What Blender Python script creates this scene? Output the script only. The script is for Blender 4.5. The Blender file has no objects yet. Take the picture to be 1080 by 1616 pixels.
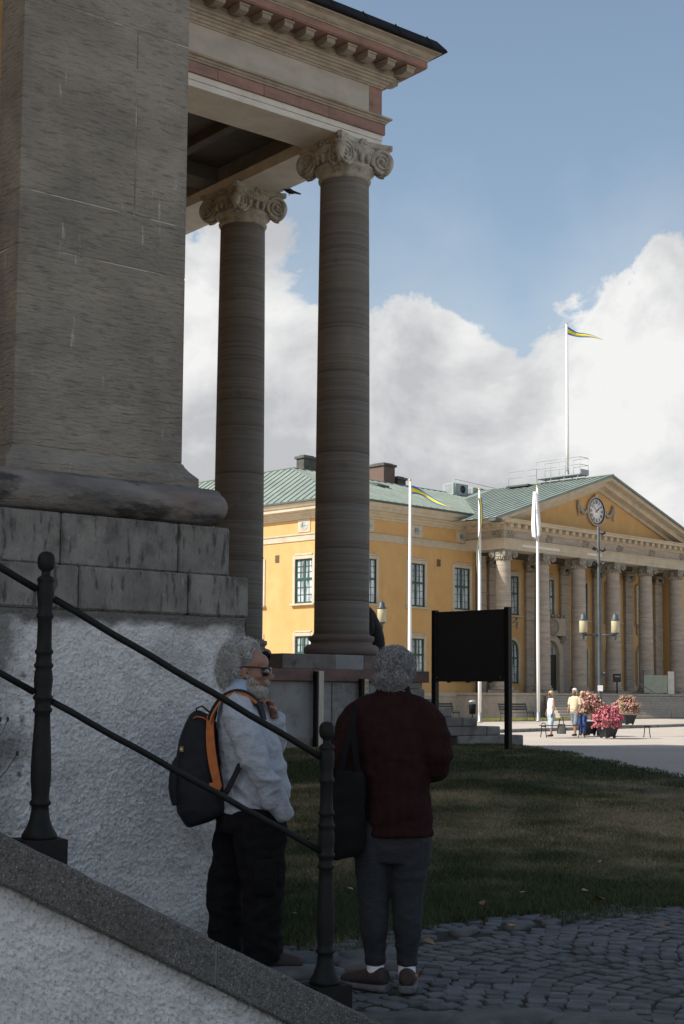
import bpy, bmesh, math, random
import numpy as np
from mathutils import Vector, Matrix, noise as mnoise

random.seed(7)
rng = np.random.default_rng(7)
R = math.radians
scene = bpy.context.scene
col = scene.collection

# ------------------------------------------------------------------ camera
EYE = Vector((0.0, 0.0, 1.42))
def make_camera():
    p, r = R(5.2), R(0.40)
    f0 = Vector((math.sin(R(45)), math.cos(R(45)), 0)); rt = Vector((math.cos(R(45)), -math.sin(R(45)), 0)); up = Vector((0, 0, 1))
    fwd = f0 * math.cos(p) + up * math.sin(p); uc = -f0 * math.sin(p) + up * math.cos(p)
    rx = rt * math.cos(r) + uc * math.sin(r); ux = uc * math.cos(r) - rt * math.sin(r)
    cd = bpy.data.cameras.new('camera'); cd.sensor_fit = 'HORIZONTAL'; cd.sensor_width = 36.0; cd.lens = 75.0
    cd.shift_y = 0.0751; cd.clip_start = 0.1; cd.clip_end = 4000
    co = bpy.data.objects.new('camera', cd); col.objects.link(co)
    m = Matrix((rx, ux, -fwd)).transposed().to_4x4(); m.translation = EYE
    co.matrix_world = m
    scene.camera = co
make_camera()

# ------------------------------------------------------------------ light
SUN_EL, SUN_AZ = R(43.0), R(155.0)          # azimuth measured from +x towards +y
SUN_DIR = Vector((math.cos(SUN_AZ) * math.cos(SUN_EL), math.sin(SUN_AZ) * math.cos(SUN_EL), math.sin(SUN_EL)))
def make_light():
    sd = bpy.data.lights.new('sun', 'SUN'); sd.energy = 4.6; sd.angle = R(0.53); sd.color = (1.0, 0.95, 0.87)
    so = bpy.data.objects.new('sun', sd); col.objects.link(so)
    so.rotation_euler = (-SUN_DIR).to_track_quat('-Z', 'Y').to_euler(); so.location = (0, 0, 60)
    w = bpy.data.worlds.new('World'); scene.world = w; w.use_nodes = True
    nt = w.node_tree; nt.nodes.clear(); N = nt.nodes.new; L = nt.links.new
    out = N('ShaderNodeOutputWorld'); bg = N('ShaderNodeBackground'); bg.inputs['Strength'].default_value = 0.10
    sky = N('ShaderNodeTexSky'); sky.sky_type = 'NISHITA'; sky.sun_disc = False
    sky.sun_elevation = SUN_EL; sky.sun_rotation = math.pi / 2 - SUN_AZ
    sky.air_density = 1.0; sky.dust_density = 1.6; sky.ozone_density = 1.6; sky.altitude = 0
    tc = N('ShaderNodeTexCoord')
    sep = N('ShaderNodeSeparateXYZ'); L(tc.outputs['Generated'], sep.inputs[0])
    def math_(op, a, b=None, c=None, clamp=False):
        n = N('ShaderNodeMath'); n.operation = op; n.use_clamp = clamp
        for i, v in enumerate((a, b, c)):
            if v is None: continue
            if isinstance(v, (int, float)): n.inputs[i].default_value = v
            else: L(v, n.inputs[i])
        return n.outputs[0]
    def nz(scale, detail, rough, off=(0, 0, 0), dist=0.0, sz=1.0):
        mp = N('ShaderNodeMapping'); mp.inputs['Location'].default_value = off; mp.inputs['Scale'].default_value = (1, 1, sz)
        L(tc.outputs['Generated'], mp.inputs[0])
        t = N('ShaderNodeTexNoise'); t.inputs['Scale'].default_value = scale; t.inputs['Detail'].default_value = detail
        t.inputs['Roughness'].default_value = rough; t.inputs['Distortion'].default_value = dist
        L(mp.outputs[0], t.inputs['Vector']); return t.outputs['Fac']
    # cumulus banks: height of the cloud tops wanders round the horizon, edges broken by fine noise
    big = nz(CLOUD['big'], 1.0, 0.5, CLOUD['off'], 0, 0.4)
    fine = nz(10.0, 10.0, 0.60, CLOUD['off2'], 0.35, 1.25)
    wisp = nz(30.0, 6.0, 0.6, (3, 1, 2))
    top = math_('MULTIPLY_ADD', math_('SUBTRACT', big, 0.5), CLOUD['amp'], CLOUD['z0'])
    # the gap and the tower that stand in this stretch of sky (directions in the sky, not on the picture)
    az = math_('ARCTAN2', sep.outputs[1], sep.outputs[0])
    for a0, wd, hgt in CLOUD['lobes']:
        d = math_('DIVIDE', math_('SUBTRACT', az, R(a0)), R(wd))
        g = math_('EXPONENT', math_('MULTIPLY', math_('MULTIPLY', d, d), -1.0))
        top = math_('MULTIPLY_ADD', g, hgt, top)
    h = math_('SUBTRACT', top, sep.outputs[2])
    v = math_('MULTIPLY_ADD', math_('SUBTRACT', fine, 0.5), CLOUD['fine'], h)
    v = math_('MULTIPLY_ADD', math_('SUBTRACT', wisp, 0.5), 0.03, v)
    ss = N('ShaderNodeMapRange'); ss.interpolation_type = 'SMOOTHSTEP'; ss.inputs['From Min'].default_value = -0.005; ss.inputs['From Max'].default_value = 0.013
    L(v, ss.inputs['Value']); mask = ss.outputs[0]
    # wisps of thin cloud just above the banks
    w2 = N('ShaderNodeMapRange'); w2.interpolation_type = 'SMOOTHSTEP'; w2.inputs['From Min'].default_value = -0.10; w2.inputs['From Max'].default_value = 0.02; w2.inputs['To Max'].default_value = 0.22
    L(v, w2.inputs['Value'])
    mask = math_('MAXIMUM', mask, w2.outputs[0])
    lump = nz(7.0, 8.0, 0.55, (CLOUD['off2'][0] + 0.02, CLOUD['off2'][1] - 0.01, CLOUD['off2'][2] + 0.035), 0.2, 1.3)
    soft = nz(2.6, 5.0, 0.5, (5.2, 0.4, 1.7), 0.0, 1.5)
    sh = math_('MULTIPLY_ADD', math_('SUBTRACT', lump, fine), 1.5, math_('MULTIPLY_ADD', soft, 1.3, -0.28))
    sh = math_('MULTIPLY_ADD', h, -1.0, math_('ADD', sh, 0.12))
    rmp = N('ShaderNodeValToRGB'); rmp.color_ramp.elements[0].position = 0.10; rmp.color_ramp.elements[1].position = 0.62
    rmp.color_ramp.elements[0].color = CLOUD['dark']; rmp.color_ramp.elements[1].color = CLOUD['light']
    L(sh, rmp.inputs[0])
    gain = N('ShaderNodeVectorMath'); gain.operation = 'SCALE'; gain.inputs['Scale'].default_value = CLOUD['gain']; L(rmp.outputs[0], gain.inputs[0])
    hsv = N('ShaderNodeHueSaturation'); hsv.inputs['Saturation'].default_value = 0.92; hsv.inputs['Value'].default_value = 1.0; L(sky.outputs[0], hsv.inputs['Color'])
    tint = N('ShaderNodeVectorMath'); tint.operation = 'MULTIPLY'; tint.inputs[1].default_value = CLOUD['sky']; L(hsv.outputs[0], tint.inputs[0])
    mix = N('ShaderNodeMix'); mix.data_type = 'RGBA'; L(mask, mix.inputs['Factor']); L(tint.outputs[0], mix.inputs['A']); L(gain.outputs[0], mix.inputs['B'])
    L(mix.outputs['Result'], bg.inputs['Color']); L(bg.outputs[0], out.inputs['Surface'])
CLOUD = dict(big=2.2, off=(1.3, 0.2, 0.0), off2=(0.4, 2.1, 0.3), amp=0.08, z0=0.262, fine=0.20,
             lobes=[(50.5, 4.5, 0.065), (41.5, 2.6, 0.018), (37.8, 1.2, -0.035), (32.6, 2.4, 0.045)],
             dark=(0.55, 0.56, 0.585, 1), light=(0.93, 0.93, 0.92, 1), gain=7.3, sky=(1.30, 1.27, 1.15))
make_light()
vs = scene.view_settings
vs.view_transform = 'Standard'; vs.look = 'None'; vs.exposure = 0.42; vs.gamma = 1.0; vs.use_curve_mapping = False
scene.render.engine = 'CYCLES'
scene.cycles.use_denoising = True
scene.cycles.max_bounces = 8; scene.cycles.diffuse_bounces = 4; scene.cycles.glossy_bounces = 3; scene.cycles.transmission_bounces = 4; scene.cycles.transparent_max_bounces = 8
scene.cycles.sample_clamp_indirect = 6.0

# ------------------------------------------------------------------ helpers: objects
def empty(name, loc=(0, 0, 0), rz=0.0, parent=None):
    o = bpy.data.objects.new(name, None); o.empty_display_size = 0.2; col.objects.link(o)
    o.location = loc; o.rotation_euler = (0, 0, rz)
    if parent: o.parent = parent
    return o
def tag(o, label=None, cat=None, group=None, kind=None):
    if label: o['label'] = label
    if cat: o['category'] = cat
    if group: o['group'] = group
    if kind: o['kind'] = kind
    return o
def thing(name, label, cat, loc=(0, 0, 0), rz=0.0, group=None):
    return tag(empty(name, loc, rz), label, cat, group)
def mesh_obj(name, me, parent=None, loc=None, rot=None, scale=None):
    o = bpy.data.objects.new(name, me); col.objects.link(o)
    if parent: o.parent = parent
    if loc is not None: o.location = loc
    if rot is not None: o.rotation_euler = rot
    if scale is not None: o.scale = scale
    return o
def copy_tree(o, parent=None):
    c = o.copy(); col.objects.link(c); c.parent = parent
    for ch in list(o.children): copy_tree(ch, c)
    return c

class MB:
    """collects polygons and links them as ONE mesh object"""
    def __init__(s): s.v = []; s.f = []; s.sm = []
    def add(s, vs, fs, smooth=False, M=None):
        b = len(s.v)
        s.v += [tuple(M @ Vector(p)) for p in vs] if M is not None else [tuple(p) for p in vs]
        s.f += [tuple(b + i for i in f) for f in fs]; s.sm += [smooth] * len(fs); return s
    def box(s, x0, y0, z0, x1, y1, z1, c=0.0, M=None):
        if x1 < x0: x0, x1 = x1, x0
        if y1 < y0: y0, y1 = y1, y0
        if z1 < z0: z0, z1 = z1, z0
        if c <= 0:
            vs = [(x0, y0, z0), (x1, y0, z0), (x1, y1, z0), (x0, y1, z0), (x0, y0, z1), (x1, y0, z1), (x1, y1, z1), (x0, y1, z1)]
            return s.add(vs, [(3, 2, 1, 0), (4, 5, 6, 7), (0, 1, 5, 4), (1, 2, 6, 5), (2, 3, 7, 6), (3, 0, 4, 7)], False, M)
        c = min(c, (x1 - x0) * .45, (y1 - y0) * .45, (z1 - z0) * .45)
        X, Y, Z = (x0, x1), (y0, y1), (z0, z1); vs = []; idx = {}
        for i in (0, 1):
            for j in (0, 1):
                for k in (0, 1):
                    sx, sy, sz = 1 - 2 * i, 1 - 2 * j, 1 - 2 * k
                    for a in 'xyz':
                        idx[(i, j, k, a)] = len(vs)
                        vs.append((X[i] + (0 if a == 'x' else c * sx), Y[j] + (0 if a == 'y' else c * sy), Z[k] + (0 if a == 'z' else c * sz)))
        fs = []
        g = lambda i, j, k, a: idx[(i, j, k, a)]
        for i in (0, 1):
            q = [g(i, 0, 0, 'x'), g(i, 1, 0, 'x'), g(i, 1, 1, 'x'), g(i, 0, 1, 'x')]; fs.append(q if i else q[::-1])
            q = [g(0, i, 0, 'y'), g(1, i, 0, 'y'), g(1, i, 1, 'y'), g(0, i, 1, 'y')]; fs.append(q[::-1] if i else q)
            q = [g(0, 0, i, 'z'), g(1, 0, i, 'z'), g(1, 1, i, 'z'), g(0, 1, i, 'z')]; fs.append(q if i else q[::-1])
        for i in (0, 1):
            for j in (0, 1):
                q = [g(i, j, 0, 'x'), g(i, j, 1, 'x'), g(i, j, 1, 'y'), g(i, j, 0, 'y')]; fs.append(q[::-1] if i == j else q)
                q = [g(i, 0, j, 'x'), g(i, 1, j, 'x'), g(i, 1, j, 'z'), g(i, 0, j, 'z')]; fs.append(q if i == j else q[::-1])
                q = [g(0, i, j, 'y'), g(1, i, j, 'y'), g(1, i, j, 'z'), g(0, i, j, 'z')]; fs.append(q[::-1] if i == j else q)
        for i in (0, 1):
            for j in (0, 1):
                for k in (0, 1):
                    t = [g(i, j, k, 'x'), g(i, j, k, 'y'), g(i, j, k, 'z')]; fs.append(t if (i + j + k) % 2 == 1 else t[::-1])
        return s.add(vs, fs, False, M)
    def loft(s, rings, caps=True, smooth=True, closed=False, M=None):
        n = len(rings[0]); vs = [p for r in rings for p in r]; fs = []
        m = len(rings)
        for i in range(m if closed else m - 1):
            a, b = i * n, ((i + 1) % m) * n
            for j in range(n):
                k = (j + 1) % n; fs.append((a + j, a + k, b + k, b + j))
        if caps and not closed:
            fs.append(tuple(range(n))[::-1]); fs.append(tuple((m - 1) * n + j for j in range(n)))
        return s.add(vs, fs, smooth, M)
    def lathe(s, prof, seg=32, c=(0, 0), smooth=True, caps=True, M=None, a0=0.0):
        rings = [[(c[0] + r * math.cos(a0 + 2 * math.pi * j / seg), c[1] + r * math.sin(a0 + 2 * math.pi * j / seg), z) for j in range(seg)] for r, z in prof]
        return s.loft(rings, caps, smooth, M=M)
    def tube(s, pts, rad, seg=8, caps=True, smooth=True, M=None):
        pts = [Vector(p) for p in pts]; rings = []; up = Vector((0, 0, 1)); u = None
        for i, p in enumerate(pts):
            d = (pts[min(i + 1, len(pts) - 1)] - pts[max(i - 1, 0)])
            if d.length < 1e-9: d = Vector((0, 0, 1))
            d.normalize()
            if u is None:
                u = d.cross(up); u = d.cross(Vector((1, 0, 0))) if u.length < 1e-3 else u
            else: u = u - d * u.dot(d)
            u.normalize(); w = d.cross(u)
            r = rad[i] if isinstance(rad, (list, tuple)) else rad
            rings.append([p + (u * math.cos(2 * math.pi * j / seg) + w * math.sin(2 * math.pi * j / seg)) * r for j in range(seg)])
        return s.loft(rings, caps, smooth, M=M)
    def ellipsoid(s, c, r, seg=12, rows=8, rot=None, M=None):
        rings = []; c = Vector(c)
        for i in range(rows + 1):
            t = math.pi * i / rows; t = min(max(t, 0.02), math.pi - 0.02)
            ring = []
            for j in range(seg):
                a = 2 * math.pi * j / seg
                p = Vector((r[0] * math.sin(t) * math.cos(a), r[1] * math.sin(t) * math.sin(a), -r[2] * math.cos(t)))
                ring.append(c + (rot @ p if rot is not None else p))
            rings.append(ring)
        return s.loft(rings, True, True, M=M)
    def prism(s, poly, z0, z1, M=None, smooth=False):
        n = len(poly); vs = [(x, y, z0) for x, y in poly] + [(x, y, z1) for x, y in poly]
        fs = [tuple(range(n))[::-1], tuple(range(n, 2 * n))] + [(i, (i + 1) % n, n + (i + 1) % n, n + i) for i in range(n)]
        return s.add(vs, fs, smooth, M)
    def sweep(s, prof, path, closed=False, M=None):
        """profile (outward p, z) swept along an XY path with mitred corners; outward is to the right of travel"""
        P = [Vector((x, y)) for x, y in path]; n = len(P); rings = []
        for i in range(n):
            a = P[i] - P[i - 1] if (i > 0 or closed) else P[1] - P[0]
            b = P[(i + 1) % n] - P[i] if (i < n - 1 or closed) else P[-1] - P[-2]
            a.normalize(); b.normalize(); na = Vector((a.y, -a.x)); nb = Vector((b.y, -b.x))
            m = na + nb; m /= max(m.dot(na), 1e-6)
            rings.append([(P[i].x + m.x * p, P[i].y + m.y * p, z) for p, z in prof])
        return s.loft(rings, True, False, closed, M)
    def mesh(s, name):
        me = bpy.data.meshes.new(name); me.from_pydata(s.v, [], s.f); me.polygons.foreach_set('use_smooth', s.sm)
        if len(s.v) < 60000:
            bm = bmesh.new(); bm.from_mesh(me); bmesh.ops.recalc_face_normals(bm, faces=bm.faces); bm.to_mesh(me); bm.free()
        me.update(); return me
    def build(s, name, mat, parent=None, loc=None, rot=None):
        me = s.mesh(name); me.materials.append(mat)
        return mesh_obj(name, me, parent, loc, rot)
def rotz(a): return Matrix.Rotation(a, 4, 'Z')
def T(x, y, z): return Matrix.Translation((x, y, z))

# ------------------------------------------------------------------ helpers: materials
def mat(name, c1, c2=None, scale=6.0, detail=6.0, rough=0.8, stretch=(1, 1, 1), pos=(0.35, 0.65), bump=None, spots=None, rnd=0.0, metallic=0.0,
        spec=0.4, streak=None, coat=0.0, sheen=0.0, trans=0.0, emit=None, bands=None):
    """procedural principled material: base noise mix, optional second-noise spots / bands, bump layers, per-object tint"""
    m = bpy.data.materials.new(name); m.use_nodes = True; nt = m.node_tree; N = nt.nodes.new; L = nt.links.new
    bs = nt.nodes['Principled BSDF']; bs.inputs['Roughness'].default_value = rough; bs.inputs['Metallic'].default_value = metallic
    bs.inputs['Specular IOR Level'].default_value = spec
    if coat: bs.inputs['Coat Weight'].default_value = coat
    if sheen: bs.inputs['Sheen Weight'].default_value = sheen
    if trans: bs.inputs['Transmission Weight'].default_value = trans
    tc = N('ShaderNodeTexCoord')
    def nzz(sc, dt, st, rg=0.55):
        mp = N('ShaderNodeMapping'); mp.inputs['Scale'].default_value = st; L(tc.outputs['Object'], mp.inputs[0])
        t = N('ShaderNodeTexNoise'); t.inputs['Scale'].default_value = sc; t.inputs['Detail'].default_value = dt; t.inputs['Roughness'].default_value = rg
        L(mp.outputs[0], t.inputs['Vector']); return t.outputs['Fac']
    def ramp(f, p0, p1):
        r = N('ShaderNodeMapRange'); r.inputs['From Min'].default_value = p0; r.inputs['From Max'].default_value = p1; L(f, r.inputs['Value']); return r.outputs[0]
    def mixc(f, a, b):
        x = N('ShaderNodeMix'); x.data_type = 'RGBA'; L(f, x.inputs['Factor'])
        for k, vv in (('A', a), ('B', b)):
            if isinstance(vv, tuple): x.inputs[k].default_value = (*vv[:3], 1)
            else: L(vv, x.inputs[k])
        return x.outputs['Result']
    cur = tuple(c1)
    if c2 is not None: cur = mixc(ramp(nzz(scale, detail, stretch), *pos), tuple(c1), tuple(c2))
    for sp in (spots or []):          # (colour, scale, stretch, lo, hi, amount)
        f = ramp(nzz(sp[1], 7.0, sp[2], 0.62), sp[3], sp[4])
        mm = N('ShaderNodeMath'); mm.operation = 'MULTIPLY'; mm.inputs[1].default_value = sp[5]; L(f, mm.inputs[0])
        cur = mixc(mm.outputs[0], cur, tuple(sp[0]))
    if rnd:
        oi = N('ShaderNodeObjectInfo'); h = N('ShaderNodeHueSaturation')
        r = N('ShaderNodeMapRange'); r.inputs['To Min'].default_value = 1 - rnd; r.inputs['To Max'].default_value = 1 + rnd; L(oi.outputs['Random'], r.inputs['Value'])
        L(r.outputs[0], h.inputs['Value'])
        if isinstance(cur, tuple): h.inputs['Color'].default_value = (*cur[:3], 1)
        else: L(cur, h.inputs['Color'])
        cur = h.outputs[0]
    if isinstance(cur, tuple): bs.inputs['Base Color'].default_value = (*cur[:3], 1)
    else: L(cur, bs.inputs['Base Color'])
    prev = None
    for b in (bump or []):            # (scale, stretch, strength, distance[, detail])
        bn = N('ShaderNodeBump'); bn.inputs['Strength'].default_value = b[2]; bn.inputs['Distance'].default_value = b[3]
        L(nzz(b[0], b[4] if len(b) > 4 else 5.0, b[1]), bn.inputs['Height'])
        if prev is not None: L(prev, bn.inputs['Normal'])
        prev = bn.outputs[0]
    if prev is not None: L(prev, bs.inputs['Normal'])
    if emit: bs.inputs['Emission Color'].default_value = (*emit[:3], 1); bs.inputs['Emission Strength'].default_value = emit[3]
    return m
I3 = (1, 1, 1)
MT = {}
def defmats():
    m = MT
    m['tooled'] = mat('tooled_stone', (.29, .265, .218), (.205, .188, .158), 2.2, 8, .9, (1, 1, 1.6), rnd=.05,
        spots=[((.09, .085, .08), 1.3, (1, 1, .5), .52, .72, .75), ((.33, .30, .26), 1.6, (2.5, 2.5, .35), .60, .74, .5), ((.205, .165, .125), .9, I3, .5, .75, .5), ((.09, .082, .07), 7, (1.5, 1.5, 8), .54, .63, .45), ((.46, .45, .43), 7, (3, 3, .35), .665, .71, .7)],
        bump=[(9, (1.2, 1.2, 6.5), 1.0, .022, 3), (45, I3, .6, .008), (3, I3, .3, .03)])
    m['plinthstone'] = mat('plinth_stone', (.245, .238, .215), (.15, .146, .134), 5, 8, .92, I3, rnd=.07,
        spots=[((.025, .025, .024), 3.2, (1, 1, .8), .52, .66, .85), ((.38, .38, .36), 18, (1.5, 1.5, .6), .62, .72, .5), ((.15, .10, .085), 1.1, I3, .5, .7, .6), ((.03, .03, .028), 11, (2.2, 2.2, .5), .55, .64, .7)],
        bump=[(26, (2.2, 2.2, .35), 1.0, .018, 3), (60, I3, .7, .008), (5, I3, .4, .03)])
    m['torus'] = mat('weathered_torus_stone', (.21, .195, .18), (.10, .095, .09), 4, 8, .9, (.6, .6, 2.2),
        spots=[((.022, .022, .021), 6.0, (.5, .5, 1.4), .50, .62, .85), ((.24, .16, .13), 2, (.6, .6, 2), .52, .7, .5), ((.42, .42, .40), 22, I3, .66, .72, .4)],
        bump=[(22, (.8, .8, 2), .8, .018), (70, I3, .6, .006)])
    m['column'] = mat('banded_sandstone', (.20, .19, .168), (.128, .122, .109), 3.0, 6, .88, (.08, .08, 6.5), (.36, .64), rnd=.10,
        spots=[((.155, .125, .105), 1.5, (.08, .08, 4.5), .5, .68, .6), ((.065, .058, .052), 3.2, (.12, .12, 11), .60, .70, .7), ((.08, .072, .064), 2.2, (1, 1, 1.4), .58, .75, .5), ((.36, .32, .26), .8, (1, 1, .4), .56, .8, .5)],
        bump=[(9, (.1, .1, 9), .5, .010, 4), (50, I3, .4, .005)])
    m['columnbase'] = mat('column_base_stone', (.21, .17, .15), (.14, .12, .11), 3, 7, .9, (.5, .5, 3), rnd=.08, bump=[(40, I3, .4, .006)])
    m['capital'] = mat('capital_limestone', (.47, .44, .37), (.33, .31, .26), 7, 7, .85, I3, spots=[((.12, .115, .10), 6, I3, .54, .70, .75), ((.22, .15, .11), 3, I3, .6, .74, .5)], bump=[(40, I3, .3, .006)])
    m['architrave'] = mat('painted_architrave', (.72, .70, .63), (.62, .60, .53), 3, 6, .8, I3, spots=[((.38, .24, .10), 9, (1.2, 1.2, .35), .66, .74, .6), ((.45, .44, .40), 4, (1, 1, 3), .55, .75, .4)], bump=[(60, I3, .2, .004)])
    m['frieze'] = mat('frieze_render', (.50, .465, .41), (.40, .375, .33), 2, 7, .85, (1, 1, 2), spots=[((.30, .28, .25), 3, (1, 1, .5), .55, .75, .4)], bump=[(70, I3, .2, .004)])
    m['redstone'] = mat('red_sandstone', (.34, .205, .165), (.25, .165, .138), 4, 7, .88, (.6, .6, 2), rnd=.12, spots=[((.12, .09, .08), 5, (1, 1, .7), .56, .7, .7), ((.45, .38, .32), 9, (1, 1, 2), .62, .75, .5)], bump=[(45, I3, .4, .006)])
    m['redstonedark'] = mat('dark_red_sandstone', (.20, .125, .105), (.135, .10, .09), 4, 7, .88, (.6, .6, 2), rnd=.12, spots=[((.07, .06, .055), 5, (1, 1, .7), .54, .7, .7)], bump=[(45, I3, .4, .006)])
    m['cornice'] = mat('cornice_stone', (.44, .39, .31), (.31, .275, .22), 4, 7, .87, (.7, .7, 2.5), rnd=.08, spots=[((.34, .20, .14), 2, (1, 1, 2), .54, .68, .7), ((.13, .12, .10), 6, I3, .58, .72, .6)], bump=[(50, I3, .3, .005)])
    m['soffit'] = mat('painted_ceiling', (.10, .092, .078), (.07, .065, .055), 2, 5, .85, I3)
    m['blackmetal'] = mat('black_sheet_metal', (.010, .0105, .011), (.02, .02, .02), 6, 6, .7, (1, 1, .4), spots=[((.25, .25, .25), 12, (2, 2, .4), .70, .76, .5)], spec=.15)
    m['roughcast'] = mat('white_roughcast', (.76, .755, .735), (.63, .625, .61), 8, 6, .95, I3,
        spots=[((.24, .24, .235), 75, I3, .55, .63, .6), ((.16, .16, .155), 32, I3, .60, .68, .5), ((.66, .66, .655), 60, I3, .57, .66, .5)], bump=[(75, I3, .8, .012, 4), (190, I3, .6, .004, 3)])  # dark specks paint the shade of small pits into the render colour
    m['granite'] = mat('granite_coping', (.14, .137, .125), (.08, .08, .076), 60, 3, .85, I3, rnd=.08,
        spots=[((.35, .35, .33), 150, I3, .57, .64, .9), ((.028, .028, .028), 120, I3, .56, .63, .9), ((.04, .04, .036), 2.2, I3, .5, .7, .7), ((.26, .26, .2), 3, I3, .62, .75, .5)],
        bump=[(120, I3, .5, .004), (8, I3, .3, .02)])
    m['iron'] = mat('black_cast_iron', (.008, .009, .0095), (.012, .013, .013), 20, 5, .6, I3, bump=[(60, I3, .3, .004), (14, I3, .15, .01)], spec=.2)
    m['ochre'] = mat('ochre_plaster', (.60, .375, .155), (.54, .33, .132), 1.2, 7, .9, I3, spots=[((.50, .28, .095), .35, (1, 1, .35), .5, .75, .5), ((.40, .245, .10), 1.1, (2.2, 2.2, .22), .56, .74, .4), ((.68, .44, .19), .6, I3, .55, .8, .4)], bump=[(60, I3, .15, .004)])
    m['ochre_dark'] = mat('church_ochre_plaster', (.50, .29, .11), (.38, .22, .09), 6, 7, .95, I3, bump=[(60, I3, .7, .01)])
    m['trim'] = mat('town_hall_trim_stone', (.55, .475, .36), (.47, .40, .295), 2, 6, .88, I3, rnd=.05, spots=[((.33, .28, .21), 1.4, (1, 1, .5), .54, .75, .5)], bump=[(30, I3, .2, .01)])
    m['thcol'] = mat('town_hall_column_stone', (.41, .355, .29), (.325, .28, .232), 2, 7, .9, (.6, .6, 3), rnd=.06, spots=[((.30, .235, .19), .9, (1, 1, 1.4), .5, .7, .6), ((.47, .42, .35), 1.2, (1, 1, 2), .55, .7, .5)], bump=[(25, I3, .3, .01)])
    m['thcap'] = mat('town_hall_capital_stone', (.33, .31, .25), (.20, .19, .16), 5, 6, .9, I3)
    m['copper'] = mat('verdigris_roof', (.215, .255, .225), (.165, .205, .183), 1.0, 6, .6, (1, 1, 1), spots=[((.30, .355, .305), .6, I3, .5, .75, .5), ((.13, .17, .15), 1.5, I3, .6, .75, .4)], spec=.4)
    m['copperdark'] = mat('dark_gutter', (.06, .075, .07), (.10, .12, .11), 2, 5, .6)
    m['brick'] = mat('chimney_brick', (.17, .115, .09), (.11, .08, .068), 9, 5, .9, (1, 1, 3), bump=[(12, (1, 1, 4), .5, .02)])
    m['chimneydark'] = mat('sooty_chimney_render', (.11, .105, .09), (.06, .06, .055), 3, 6, .9)
    m['green'] = mat('green_window_paint', (.022, .075, .058), None, rough=.45)
    m['glass'] = mat('window_glass', (.06, .075, .085), (.46, .52, .55), 1.6, 3, .05, (3, 3, .35), (.36, .52), spec=.9, coat=.6, rnd=.40)  # pale blue of reflected sky and net curtains is mixed into the base colour
    m['blind'] = mat('window_curtain', (.62, .64, .62), (.5, .52, .5), 5, 3, .8, (8, 8, .5))
    m['white'] = mat('white_gloss_paint', (.83, .83, .81), (.76, .76, .74), 1.5, 4, .35, (3, 3, .4))
    m['gilt'] = mat('gilt_finial', (.75, .52, .16), None, rough=.35, metallic=.9)
    m['greymetal'] = mat('galvanised_steel', (.36, .38, .39), (.28, .30, .31), 8, 4, .45, I3, metallic=.5)
    m['lampgrey'] = mat('grey_blue_lamp_paint', (.075, .09, .098), (.055, .068, .076), 4, 4, .45)
    m['lampglass'] = mat('cream_lamp_glass', (.50, .46, .30), (.44, .40, .27), 3, 2, .25)
    m['ac'] = mat('aircon_casing', (.33, .38, .36), (.28, .33, .32), 3, 4, .5)
    m['clockface'] = mat('clock_enamel', (.86, .86, .84), None, rough=.3)
    m['clockblack'] = mat('clock_black', (.015, .016, .022), None, rough=.4)
    m['board'] = mat('black_board_panel', (.022, .024, .026), (.026, .028, .030), 2, 3, .7, I3, spec=.3)
    m['boardpost'] = mat('black_board_post', (.008, .008, .009), None, rough=.5, spec=.3)
    m['flagblue'] = mat('flag_blue', (.03, .16, .40), None, rough=.75)
    m['flagyellow'] = mat('flag_yellow', (.86, .66, .03), None, rough=.75)
    m['flagwhite'] = mat('flag_white', (.82, .82, .85), (.76, .76, .80), 3, 4, .8)
    m['wood'] = mat('dark_bench_slats', (.03, .032, .032), (.05, .05, .048), 10, 4, .6)
    m['step'] = mat('step_stone', (.25, .24, .22), (.17, .165, .15), 4, 7, .9, I3, rnd=.12, spots=[((.05, .05, .047), 3.5, I3, .52, .68, .75)], bump=[(40, I3, .5, .008)])
    m['thstep'] = mat('town_hall_step_stone', (.45, .40, .33), (.36, .32, .26), 3, 6, .9, I3, rnd=.06)
    m['palestrip'] = mat('pale_weathered_wood', (.66, .62, .52), (.48, .45, .38), 6, 7, .85, (5, 5, .5), spots=[((.06, .055, .05), 3, (4, 4, .5), .60, .7, .8)])
    m['podium'] = mat('grey_podium_render', (.34, .35, .35), (.25, .26, .26), 2, 8, .92, I3, spots=[((.17, .175, .175), 5, I3, .55, .7, .6), ((.44, .44, .43), 3, (1, 1, .6), .58, .75, .4)], bump=[(40, I3, .3, .006)])
    m['podiumrough'] = mat('rough_podium_render', (.31, .32, .31), (.20, .205, .20), 12, 7, .95, I3, bump=[(35, I3, .9, .02), (90, I3, .5, .006)])
defmats()

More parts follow.
